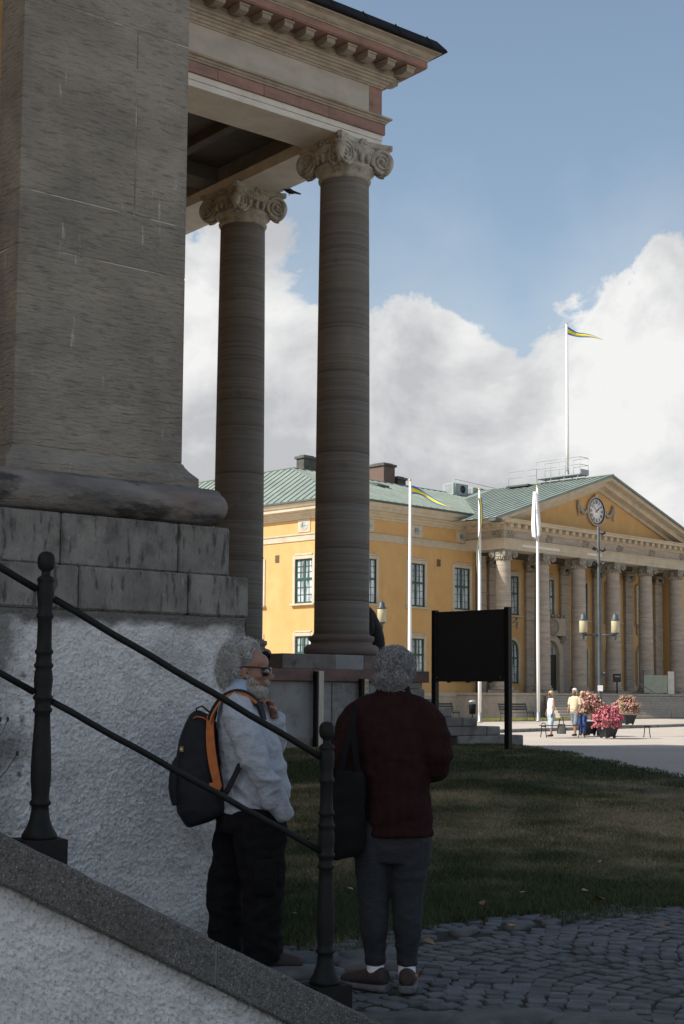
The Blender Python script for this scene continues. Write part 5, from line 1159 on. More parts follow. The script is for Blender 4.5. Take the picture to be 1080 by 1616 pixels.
def build_small():
    # litter bin, pillar box, glass screen, step handrail, sunny strip of grass
    x, y = 58.9, 49.0; t = thing('litter_bin', 'small dark litter bin with pale hood beside the bench and flagpole', 'litter bin', (x, y, 0))
    m = MB(); m.tube([(0, 0, 0), (0, 0, .9)], .03, 8); m.build('post', MT['iron'], t); m = MB(); m.lathe([(.17, .35), (.2, .85), (.2, .88)], 16); m.build('basket', MT['iron'], t); m = MB(); m.lathe([(.22, .98), (.20, 1.05), (.1, 1.1), (.01, 1.11)], 16); m.build('hood', MT['greymetal'], t)
    t = thing('letter_box', 'black letter box on a post at the top of the town hall steps', 'letter box', (77.6, 52.5, 1.50), R(-45)); m = MB(); m.box(-.04, -.04, 0, .04, .04, .82); m.build('post', MT['iron'], t); m = MB(); m.box(-.24, -.14, .75, .24, .14, 1.28, .03); m.build('box', MT['clockblack'], t); m = MB(); m.box(-.16, -.146, 1.08, .16, -.1415, 1.13); m.build('slot', MT['greymetal'], t)
    t = thing('glass_screen', 'glass screen with white end panel on the town hall landing', 'screen', (82.2, 52.3, 1.50), R(-45)); gm = mat('screen_glass', (.30, .34, .24), (.24, .28, .2), 2, 2, .08, spec=.8)
    m = MB(); m.box(-1.0, -.012, .08, .55, .012, 1.25); m.build('glass', gm, t); m = MB(); m.box(.58, -.06, 0, 1.0, .06, 1.5, .01); m.build('panel', MT['architrave'], t); m = MB(); m.box(-1.06, -.03, 0, -1.005, .03, 1.6); m.build('post', MT['lampgrey'], t)
    t = thing('step_handrail', 'grey metal handrail running down the middle of the town hall steps', 'handrail', (78.9, 52.2, 0)); z0 = 1.50
    m = MB(); m.tube([(0, .4, z0 + .92), (0, 0, z0 + .92), (0, -2.9, .98), (0, -3.1, .9)], .03, 8); m.build('rail', MT['greymetal'], t)
    for yy, zb in ((-.2, 1.50), (-1.4, .6), (-2.9, 0)): m = MB(); m.tube([(0, yy, zb), (0, yy, min(z0 + .92, z0 + .92 + yy * .5))], .025, 8); m.build('post', MT['greymetal'], t)
    xs = np.arange(53, 68, .4); ys = np.arange(47.8, 51.2, .4); X, Y = np.meshgrid(xs, ys); me = grid_mesh('grass_strip', X, Y, 0 * X + .005); me.materials.append(mat('sunny_grass_soil', (.16, .16, .05), (.22, .19, .08), .8, 6, .95)); tag(mesh_obj('grass_strip', me), 'sunlit strip of grass before the town hall', kind='structure')
    n = 26000; p = rng.random((n, 2)) * [14.2, 3.2] + [53.2, 47.9]; a = rng.random(n) * 6.28; h = .05 + .06 * rng.random(n); b = np.stack([p[:, 0], p[:, 1], 0 * a], -1); s = np.stack([np.cos(a), np.sin(a), 0 * a], -1) * .012; tip = b + np.stack([.03 * np.cos(a * 3), .03 * np.sin(a * 3), h], -1)
    me = tri_mesh('grass', np.stack([b - s, b + s, tip], 1).reshape(-1, 3), np.arange(3 * n).reshape(-1, 3)); me.materials.append(rndmat('sunny_grass', (.13, .16, .035), (.30, .26, .10))); tag(mesh_obj('grass', me), 'sunlit grass blades of the strip by the town hall', 'grass', kind='stuff')
build_small()

# ------------------------------------------------------------------ people
def crom(P, n):
    """Catmull-Rom through rows of numbers"""
    P = np.asarray(P, float); Q = np.vstack([2 * P[0] - P[1], P, 2 * P[-1] - P[-2]]); out = []
    for i in range(len(P) - 1):
        a, b, c, d = Q[i], Q[i + 1], Q[i + 2], Q[i + 3]
        for k in range(n):
            t = k / n; out.append(.5 * ((2 * b) + (c - a) * t + (2 * a - 5 * b + 4 * c - d) * t * t + (3 * b - a - 3 * c + d) * t ** 3))
    out.append(P[-1]); return np.array(out)
def limb(m, rows, ref=(1, 0, 0), n=4, seg=16, grow=0.0, power=2.0):
    """elliptical limb: rows of (x, y, z, ra, rb); ra lies along ref made square to the limb"""
    Q = crom(rows, n); ref = Vector(ref); rings = []
    for i, q in enumerate(Q):
        p = Vector(q[:3]); d = Vector(Q[min(i + 1, len(Q) - 1)][:3]) - Vector(Q[max(i - 1, 0)][:3]); d.normalize()
        u = ref - d * ref.dot(d)
        if u.length < 1e-3: u = d.orthogonal()
        u.normalize(); w = d.cross(u); ra, rb = max(q[3] + grow, .004), max(q[4] + grow, .004); ring = []
        for j in range(seg):
            a = 2 * math.pi * j / seg; ca, sa = math.cos(a), math.sin(a)
            ca = math.copysign(abs(ca) ** (2 / power), ca); sa = math.copysign(abs(sa) ** (2 / power), sa)
            ring.append(p + u * ca * ra + w * sa * rb)
        rings.append(ring)
    m.loft(rings, True, True)
def solid(name, m, mt, parent, voxel=.008, smooth=4, disp=None):
    """fuse overlapping closed shapes into one continuous skin"""
    me = m.mesh('tmp'); o = bpy.data.objects.new('tmp', me); col.objects.link(o)
    r = o.modifiers.new('r', 'REMESH'); r.mode = 'VOXEL'; r.voxel_size = voxel; r.use_smooth_shade = True
    if smooth: s = o.modifiers.new('s', 'SMOOTH'); s.iterations = smooth; s.factor = .5
    dg = bpy.context.evaluated_depsgraph_get(); nm = bpy.data.meshes.new_from_object(o.evaluated_get(dg)); bpy.data.objects.remove(o); bpy.data.meshes.remove(me)
    nm.name = name; nm.materials.clear(); nm.materials.append(mt); n = len(nm.vertices)
    if disp:
        co = np.empty(n * 3, np.float32); nm.vertices.foreach_get('co', co); co = co.reshape(-1, 3); no = np.empty(n * 3, np.float32); nm.vertices.foreach_get('normal', no); no = no.reshape(-1, 3)
        co = co + no * disp(co, no)[:, None]; nm.vertices.foreach_set('co', co.astype(np.float32).ravel())
    nm.polygons.foreach_set('use_smooth', np.ones(len(nm.polygons), bool)); nm.update(); return mesh_obj(name, nm, parent)
def folds(amp, fx, fy, fz, seed=0, ridge=True):
    def f(co, no):
        out = np.empty(len(co), np.float32)
        for i, p in enumerate(co):
            v = mnoise.noise((p[0] * fx + seed, p[1] * fy, p[2] * fz)); w = mnoise.noise((p[0] * fx * 2.3, p[1] * fy * 2.3 + seed, p[2] * fz * 2.1))
            out[i] = amp * ((1 - 2.2 * abs(v)) * .7 + .4 * w) if ridge else amp * (v + .5 * w)
        return out
    return f
def hand(m, wrist, d, nrm, L=.18, curl=.9, thumb=1, r=1.0):
    """palm, four bent fingers of different length and a thumb from the side of the palm"""
    wrist, d, nrm = Vector(wrist), Vector(d).normalized(), Vector(nrm).normalized(); nrm = (nrm - d * nrm.dot(d)).normalized(); s = d.cross(nrm)
    pl = L * .46
    limb(m, [(*(wrist - d * .02), .026 * r, .019 * r), (*(wrist + d * pl * .35), .036 * r, .017 * r), (*(wrist + d * pl * .8), .041 * r, .015 * r), (*(wrist + d * pl), .039 * r, .012 * r)], s, 3, 12)
    for k, (off, ln) in enumerate(((-.030, .40), (-.010, .45), (.011, .42), (.030, .33))):
        p = wrist + d * pl * .94 + s * off * r; dd = d.copy(); pts = [(*(p - d * .02), .0088 * r, .0088 * r)]; ax = s
        for j, q in enumerate((.42, .33, .25)):
            dd = Matrix.Rotation(curl * (.9 if j == 0 else 1.0) * (1 + .08 * k), 3, ax) @ dd
            if (dd.dot(nrm) < 0) and curl > .1 and j == 0: dd = Matrix.Rotation(-2 * curl * .9 * (1 + .08 * k), 3, ax) @ dd; ax = -s
            p = p + dd * L * ln * q * 1.15; pts.append((*p, (.0086 - .0012 * j) * r, (.0086 - .0012 * j) * r))
        limb(m, pts, s, 2, 8)
    p = wrist + d * pl * .25 - s * .028 * r * thumb; t1 = (d * .7 - s * .55 * thumb + nrm * .45).normalized(); t2 = (d * .8 + nrm * .55 - s * .1 * thumb).normalized()
    limb(m, [(*p, .013 * r, .012 * r), (*(p + t1 * L * .2), .0115 * r, .011 * r), (*(p + t1 * L * .2 + t2 * L * .17), .009 * r, .009 * r)], s, 3, 8)
def head_shapes(m, c, yaw, tilt=0.0, k=1.0, ears=True, nose=1.0):
    """head facing local +x turned by yaw; c is between the ears at eye height"""
    Mh = T(*c) @ rotz(yaw) @ Matrix.Rotation(tilt, 4, 'Y') @ Matrix.Scale(k, 4)
    E = lambda p, r, rot=None: m.ellipsoid(p, r, 16, 12, rot, Mh)
    E((-.012, 0, .040), (.098, .076, .094)); E((.038, 0, -.025), (.062, .062, .098)); E((.046, 0, -.086), (.050, .048, .042)); E((.072, 0, -.104), (.024, .026, .022))
    E((.070, 0, .045), (.032, .055, .045)); E((.088, 0, .018), (.014, .048, .010)); E((.088, 0, -.060), (.020, .030, .022)); E((.104, 0, -.056), (.010, .022, .006)); E((.102, 0, -.070), (.010, .020, .007))
    m.tube([Mh @ Vector(p) for p in ((.092, 0, .016), (.106, 0, -.004), (.122 * nose, 0, -.026), (.118 * nose, 0, -.034), (.096, 0, -.040))], [.009 * k, .0105 * k, .0145 * k, .014 * k, .010 * k], 10)
    for s in (-1, 1):
        E((.106, s * .012, -.034), (.012, .009, .008)); E((.070, s * .046, -.022), (.026, .018, .022))
        if ears: E((-.004, s * .076, -.008), (.020, .010, .033), Matrix.Rotation(R(12), 3, 'Y')); E((.004, s * .074, -.034), (.012, .008, .012))
    limb(m, [(*(Mh @ Vector((-.028, 0, -.05))), .052, .052), (*(Vector(c) + Vector((-.035, 0, -.14))), .052, .054), (*(Vector(c) + Vector((-.04, 0, -.22))), .062, .068)], (1, 0, 0), 3, 14)
    return Mh
def curls(m, roots, nrm, ln, rc, turns, th, droop=.5, seed=1, n=9):
    rr = random.Random(seed)
    for p, d in zip(roots, nrm):
        d = (Vector(d) + Vector((rr.gauss(0, .35), rr.gauss(0, .35), rr.gauss(0, .35) - droop * .4))).normalized(); u = d.orthogonal().normalized(); w = d.cross(u); a0 = rr.random() * 6.28; L = ln * rr.uniform(.6, 1.25); r = rc * rr.uniform(.6, 1.3); pts = []; sg = rr.choice((-1, 1))
        for i in range(n):
            t = i / (n - 1); a = a0 + sg * turns * 6.283 * t; q = Vector(p) + d * L * t * (1 - .25 * t) + (u * (math.cos(a) - math.cos(a0)) + w * (math.sin(a) - math.sin(a0))) * r; q.z -= droop * L * t * t * .6; pts.append(q)
        m.tube(pts, [th * (1 - .5 * i / (n - 1)) for i in range(n)], 3, False)
def ribbon(m, pts, side, wd, th=.006):
    """flat strap: side = width direction per point"""
    rings = []; P = [Vector(p) for p in pts]
    for i, p in enumerate(P):
        d = (P[min(i + 1, len(P) - 1)] - P[max(i - 1, 0)]).normalized(); s = Vector(side[i] if isinstance(side, list) else side); s = (s - d * s.dot(d)).normalized(); n = d.cross(s); w = wd[i] if isinstance(wd, list) else wd
        rings.append([p - s * w / 2 - n * th / 2, p + s * w / 2 - n * th / 2, p + s * w / 2 + n * th / 2, p - s * w / 2 + n * th / 2])
    m.loft(rings, True, False)
def pmats():
    m = MT
    m['skin_tan'] = mat('tanned_skin', (.31, .178, .125), (.25, .138, .095), 14, 5, .55, I3, bump=[(80, I3, .25, .003)], spec=.35)
    m['skin'] = mat('skin', (.50, .30, .21), (.42, .24, .165), 14, 5, .55, I3, spec=.35)
    m['greyhair'] = rndmat('grey_curls', (.36, .36, .355), (.74, .735, .71), .6); m['darkgreyhair'] = rndmat('dark_grey_curls', (.12, .125, .13), (.42, .425, .43), .55); m['hairbase'] = mat('hair_underlayer', (.14, .14, .14), (.22, .22, .21), 40, 3, .8)
    m['beard'] = rndmat('white_beard', (.40, .38, .35), (.72, .70, .66), .65)
    m['marl'] = mat('grey_marl_sweatshirt', (.44, .47, .51), (.37, .40, .445), 60, 5, .95, I3, spots=[((.30, .32, .36), 130, (1, 1, .5), .58, .68, .5)], bump=[(220, I3, .4, .002), (11, (1, 1, 1.7), .55, .035, 3), (34, (1, 1, 1.5), .3, .010, 3)])
    m['shirtblue'] = mat('pale_blue_shirt', (.34, .44, .60), None, rough=.85)
    m['cargo'] = mat('charcoal_cargo_cotton', (.0135, .013, .0135), (.0095, .0093, .010), 30, 4, .9, I3, bump=[(300, I3, .3, .002), (10, (1, 1, 1.4), .6, .04, 3)], spec=.1)
    m['packblack'] = mat('black_nylon', (.012, .013, .016), (.017, .018, .022), 12, 4, .7, I3, bump=[(200, I3, .3, .002), (9, I3, .3, .01)], spec=.25)
    m['orange'] = mat('orange_webbing', (.52, .155, .035), (.42, .12, .03), 30, 3, .7)
    m['maroon'] = mat('maroon_knit', (.026, .0112, .0109), (.019, .0083, .0083), 40, 5, .95, (1, 1, .3), bump=[(150, (1, 1, .15), .6, .004), (12, (1, 1, 1.6), .5, .03, 3), (40, I3, .2, .006)], spec=.1)
    m['leggings'] = mat('heather_charcoal_jersey', (.027, .030, .036), (.016, .018, .022), 90, 4, .9, (.3, .3, 2.4), spots=[((.058, .062, .072), 140, (.25, .25, 3), .58, .66, .6)], bump=[(200, I3, .25, .002)])
    m['shoe'] = mat('dark_trainer_mesh', (.032, .024, .022), (.05, .036, .032), 60, 3, .8, bump=[(150, I3, .4, .003)]); m['sole'] = mat('grey_rubber_sole', (.12, .125, .13), (.09, .09, .1), 40, 3, .8); m['sock'] = mat('white_sock', (.74, .74, .78), None, rough=.9)
    m['lens'] = mat('dark_lens', (.01, .01, .012), None, rough=.08, spec=.7); m['frame'] = mat('black_spectacle_frame', (.01, .01, .01), None, rough=.3)
    m['bagblack'] = mat('black_cotton_tote', (.008, .008, .0083), (.011, .011, .0115), 20, 4, .9, I3, bump=[(240, I3, .3, .002), (8, I3, .25, .01)], spec=.1)
    m['denim'] = mat('blue_denim', (.07, .12, .20), (.05, .09, .16), 60, 4, .9); m['denimpale'] = mat('pale_denim', (.42, .52, .58), (.34, .44, .52), 40, 4, .9); m['whitetop'] = mat('white_cotton_top', (.80, .78, .75), None, rough=.9)
    m['beige'] = mat('beige_tee', (.62, .52, .36), (.56, .46, .31), 20, 3, .9); m['greyshort'] = mat('grey_blue_shorts', (.20, .22, .25), (.16, .18, .21), 20, 3, .9); m['jacket'] = mat('black_jacket', (.011, .010, .010), (.016, .015, .015), 8, 4, .85, I3, bump=[(12, (1, 1, .4), .4, .02)])
    m['blond'] = mat('blond_hair', (.62, .46, .22), (.50, .35, .16), 60, 3, .6, (1, 1, .3)); m['whitehair'] = mat('white_hair', (.70, .68, .64), None, rough=.7); m['cream'] = mat('cream_shirt', (.66, .58, .45), (.6, .5, .38), 12, 4, .9); m['royal'] = mat('royal_blue_cloth', (.03, .07, .24), None, rough=.85); m['greybag'] = mat('grey_handbag', (.13, .13, .125), (.10, .10, .095), 15, 3, .6)
pmats()
VIEW = R(-45)

def build_man():
    P = thing('person', 'curly grey-haired bearded man in grey sweatshirt and sunglasses leaning by the wall', 'person', (4.975, 5.64, .02), VIEW)
    HC = (-.016, .0, 1.515); yaw = R(-14)
    torso = [(.005, 0, .72, .17, .185), (.012, 0, .78, .178, .19), (.022, 0, .87, .182, .195), (.018, 0, .96, .176, .197), (.0, 0, 1.06, .166, .196), (-.025, 0, 1.17, .152, .198), (-.05, 0, 1.27, .130, .195), (-.066, 0, 1.34, .100, .165), (-.072, 0, 1.385, .078, .105), (-.066, 0, 1.425, .066, .072)]
    armR = [(-.068, -.06, 1.365, .060, .055), (-.062, -.135, 1.325, .074, .070), (-.044, -.195, 1.255, .079, .077), (.002, -.235, 1.15, .073, .072), (.045, -.245, 1.045, .070, .070), (.095, -.235, .945, .068, .066), (.145, -.21, .86, .062, .060), (.180, -.19, .80, .054, .052), (.198, -.178, .765, .046, .046)]
    armL = [(-.066, .06, 1.365, .060, .055), (-.05, .135, 1.325, .074, .070), (-.02, .195, 1.245, .076, .074), (.045, .24, 1.12, .066, .066), (.095, .20, 1.10, .062, .062), (.125, .12, 1.18, .056, .056), (.125, .05, 1.27, .048, .048)]
    legR = [(.045, -.09, .80, .150, .115), (.058, -.10, .64, .135, .112), (.075, -.11, .46, .112, .105), (.083, -.115, .34, .103, .100), (.078, -.115, .2, .100, .098), (.080, -.115, .09, .098, .096), (.085, -.115, .045, .092, .092)]
    legL = [(-.045, .09, .78, .130, .115), (-.085, .10, .62, .112, .105), (-.12, .105, .46, .098, .098), (-.130, .105, .34, .092, .095), (-.128, .105, .2, .090, .092), (-.125, .105, .09, .090, .09), (-.12, .105, .045, .085, .086)]
    b = MB(); g = -.022
    limb(b, torso, (1, 0, 0), 4, 20, g); limb(b, armR[:-1] + [(.165, -.165, .77, .045, .045), (.12, -.14, .72, .040, .040)], (1, 0, 0), 4, 14, g); limb(b, armL, (1, 0, 0), 4, 14, g); limb(b, legR, (1, 0, 0), 4, 16, -.03); limb(b, legL, (1, 0, 0), 4, 16, -.03)
    Mh = head_shapes(b, HC, yaw, R(4), 1.0, True, 1.10); hand(b, (.118, .035, 1.285), (-.28, -.35, .9), (-.8, -.5, -.2), .19, .75, -1, 1.05); hand(b, (.115, -.135, .71), (-.1, .1, -.9), (0, 1, 0), .17, .3)
    for lx, ly in ((.08, -.115), (-.12, .105)): limb(b, [(lx - .07, ly, .05, .03, .03), (lx + .05, ly, .045, .036, .036), (lx + .15, ly, .03, .026, .036)], (0, 0, 1), 3, 12)
    solid('body', b, MT['skin_tan'], P, .006, 3)
    s = MB(); limb(s, [(.014, 0, .80, .178, .19)] + torso[2:], (1, 0, 0), 5, 24); limb(s, armR, (1, 0, 0), 5, 18); limb(s, armL, (1, 0, 0), 5, 18)
    limb(s, [(.010, 0, .768, .176, .190), (.012, 0, .80, .175, .189), (.016, 0, .83, .181, .193)], (1, 0, 0), 3, 24)
    def df(co, no):
        out = np.zeros(len(co), np.float32)
        for i, p in enumerate(co):
            x, y, z = p; arm = 1.0 if (y < -.16 or y > .17) else 0.0; low = max(0, 1 - abs(z - .85) / .16)
            t = z * 26 + x * 22 + 2.2 * mnoise.noise((x * 6, y * 6, z * 6)); q = mnoise.noise((x * 9 + z * 7, y * 5, z * 9 - x * 6))
            out[i] = .010 * (1 - 2.2 * abs(q)) + (.0085 * (1 - 2 * abs(math.sin(t * .8))) * (arm * (.3 + max(0, 1 - abs(z - .93) / .2)) + .55 * low) if z > .80 else 0) + .006 * mnoise.noise((x * 16, y * 16, z * 16 + 3))
            if z < .82: out[i] *= .3
        return out
    solid('sweatshirt', s, MT['marl'], P, .008, 3, df)
    c = MB(); rows = [(-.060, 0, 1.405, .074, .082), (-.052, 0, 1.435, .068, .073), (-.040, 0, 1.47, .064, .066)]; limb(c, rows, (1, 0, 0), 3, 20); solid('shirt_collar', c, MT['shirtblue'], P, .007, 1)
    l = MB(); limb(l, [(.010, 0, .82, .160, .172), (.008, 0, .74, .178, .188), (-.005, 0, .66, .165, .18)], (1, 0, 0), 4, 24); limb(l, legR, (1, 0, 0), 5, 20); limb(l, legL, (1, 0, 0), 5, 20); solid('trousers', l, MT['cargo'], P, .010, 3, folds(.012, 7, 7, 11, 4))
    pk = MB(); limb(pk, [(.085, -.205, .56, .055, .02), (.09, -.212, .50, .06, .024), (.09, -.212, .42, .06, .024), (.09, -.20, .38, .055, .02)], (1, 0, 0), 3, 16, 0, 4); solid('cargo_pocket', pk, MT['cargo'], P, .008, 2)
    for lx, ly in ((.09, -.115), (-.115, .105)):
        m = MB(); limb(m, [(lx - .10, ly, .055, .045, .042), (lx - .03, ly, .06, .055, .048), (lx + .08, ly, .045, .045, .050), (lx + .17, ly, .035, .030, .045), (lx + .195, ly, .03, .02, .03)], (0, 0, 1), 4, 14); solid('boot', m, MT['shoe'], P, .009, 2)
    # hair, beard, spectacles
    def scalp(n, seed, keep, c0, rad):
        r = np.random.default_rng(seed); out, nn = [], []
        while len(out) < n:
            d = r.normal(size=3); d /= np.linalg.norm(d)
            if keep(d): out.append(Mh @ (Vector(c0) + Vector((d[0] * rad[0], d[1] * rad[1], d[2] * rad[2])))); nn.append((rotz(yaw) @ Vector(d)))
        return out, nn
    hb = MB(); hb.ellipsoid((-.034, 0, .052), (.100, .087, .094), 18, 14, None, Mh); hb.ellipsoid((-.075, 0, -.01), (.058, .078, .075), 14, 10, None, Mh); solid('hair_base', hb, MT['hairbase'], P, .008, 2, folds(.006, 40, 40, 40, 2))
    hr = MB(); a, n = scalp(2200, 3, lambda d: (d[2] > -.75) and (d[0] < .48 + .0 * d[2]) and not (d[0] > .08 and d[2] < .42), (-.036, 0, .045), (.104, .090, .100)); curls(hr, a, n, .050, .011, 1.5, .0016, .25, 5)
    a, n = scalp(600, 9, lambda d: d[0] < -.25 and d[2] < .3, (-.070, 0, .0), (.075, .085, .085)); curls(hr, a, n, .052, .012, 1.4, .0016, .4, 6); me = hr.mesh('hair'); me.materials.append(MT['greyhair']); mesh_obj('hair', me, P)
    bd = MB(); bb = MB(); bb.ellipsoid((.050, 0, -.094), (.052, .052, .044), 16, 12, None, Mh); bb.ellipsoid((.012, 0, -.066), (.032, .064, .038), 14, 10, None, Mh); solid('beard_base', bb, mat('beard_underlayer', (.30, .26, .22), (.42, .38, .34), 60, 3, .9), P, .006, 2, folds(.004, 60, 60, 60, 5))
    a, n = scalp(700, 12, lambda d: d[2] < .15 and d[0] > -.55, (.046, 0, -.093), (.056, .056, .047)); curls(bd, a, n, .017, .004, .8, .0015, .6, 8, 6); a, n = scalp(120, 14, lambda d: d[0] > .3 and abs(d[2]) < .5, (.098, 0, -.047), (.014, .032, .008)); curls(bd, a, n, .013, .003, .6, .0015, .6, 9, 5)
    a, n = scalp(420, 15, lambda d: abs(d[1]) > .45 and d[2] < .75 and d[0] > -.6, (.034, 0, -.062), (.046, .065, .052)); curls(bd, a, n, .013, .004, .7, .0014, .7, 10, 6); a, n = scalp(110, 16, lambda d: abs(d[1]) > .3, (.016, 0, -.02), (.012, .073, .034)); curls(bd, a, n, .012, .004, .7, .0014, .7, 11, 6); me = bd.mesh('beard'); me.materials.append(MT['beard']); mesh_obj('beard', me, P)
    sg = MB()
    for s_ in (-1, 1): sg.tube([Mh @ Vector(p) for p in ((-.01, s_ * .080, .016), (.05, s_ * .079, .020), (.098, s_ * .070, .018))], .0042, 6)
    sg.tube([Mh @ Vector(p) for p in ((.098, -.070, .018), (.112, -.03, .022), (.116, 0, .014), (.112, .03, .022), (.098, .070, .018))], .005, 6); sg.build('spectacle_frame', MT['frame'], P)
    for s_ in (-1, 1): q = MB(); q.ellipsoid((.107, s_ * .038, -.002), (.007, .030, .023), 14, 8, Matrix.Rotation(s_ * R(16), 3, 'Z'), Mh); q.build('lens', MT['lens'], P)
    # backpack
    B = thing('backpack', 'black backpack with orange trimmed straps on the bearded man', 'backpack', (4.975, 5.64, .0), VIEW)
    out = [(1.305, -.275, -.195, .07), (1.27, -.325, -.175, .115), (1.18, -.365, -.165, .14), (1.05, -.382, -.15, .15), (.93, -.386, -.125, .155), (.84, -.380, -.105, .155), (.775, -.35, -.125, .14), (.75, -.30, -.16, .11)]
    m = MB(); limb(m, [((a + c) / 2, -.01, z, (c - a) / 2, w) for z, a, c, w in out], (1, 0, 0), 4, 24, 0, 3.2); solid('pack_body', m, MT['packblack'], B, .009, 4, folds(.007, 8, 8, 10, 7))
    m = MB(); limb(m, [(-.355, -.01, 1.08, .03, .11), (-.375, -.01, 1.03, .035, .125), (-.385, -.01, .93, .035, .13), (-.37, -.01, .84, .03, .12)], (1, 0, 0), 4, 20, 0, 3); solid('front_pocket', m, MT['packblack'], B, .009, 3)
    m = MB(); ribbon(m, [(-.275, -.035, 1.295), (-.285, -.035, 1.335), (-.255, -.03, 1.348), (-.215, -.03, 1.315), (-.205, -.03, 1.295)], (0, 1, 0), .03, .008); m.build('grab_loop', MT['packblack'], B)
    m = MB(); m.tube([(-.29, -.13, 1.285), (-.27, -.14, 1.295), (-.235, -.14, 1.288), (-.20, -.13, 1.262)], .004, 6); m.build('piping', MT['orange'], B)
    st = [(-.205, -.135, 1.275), (-.19, -.13, 1.325), (-.155, -.125, 1.385), (-.105, -.122, 1.423), (-.045, -.120, 1.425), (.010, -.12, 1.395), (.055, -.115, 1.345), (.075, -.12, 1.28)]
    Q = crom(st, 5); m = MB(); ribbon(m, [tuple(p) for p in Q], (.25, 1, .15), .060, .010); m.build('shoulder_strap', MT['packblack'], B)
    m = MB(); ribbon(m, [(p[0] + .006, p[1] - .036, p[2] - .012) for p in Q[:-8]], (.25, 1, .3), .018, .009); m.build('strap_trim', MT['orange'], B)
    m = MB(); ribbon(m, [(p[0], -p[1], p[2]) for p in Q], (.25, -1, .15), .060, .010); m.build('shoulder_strap', MT['packblack'], B)
    Q = crom([(-.200, -.148, 1.30), (-.198, -.165, 1.20), (-.186, -.182, 1.10), (-.165, -.195, 1.00), (-.146, -.198, .935)], 5); m = MB(); ribbon(m, [tuple(p) for p in Q], (1, -.25, .1), [.034 + .012 * math.sin(math.pi * i / (len(Q) - 1)) for i in range(len(Q))], .010); m.build('strap_trim', MT['orange'], B)
    m = MB(); ribbon(m, [(-.195, -.185, .945), (-.165, -.198, .950), (-.135, -.205, .94)], (0, 0, 1), .03, .008); m.build('strap_anchor', MT['orange'], B)
    m = MB(); ribbon(m, [(-.035, -.196, 1.07), (-.065, -.212, 1.0), (-.10, -.21, .93), (-.135, -.18, .87)], (.8, -.3, .4), .030, .006); m.build('adjuster_strap', MT['packblack'], B)
    m = MB(); m.box(-.012, -.002, -.014, .012, .002, .014, .001); o = m.build('logo_patch', mat('gold_patch', (.36, .25, .08), (.25, .17, .05), 80, 2, .5), B, (-.345, -.148, 1.128), (0, 0, R(-38)))
    m = MB(); m.box(-.008, -.0035, -.003, .008, -.0022, .003); m.build('logo_mark', MT['whitetop'], o)
build_man()

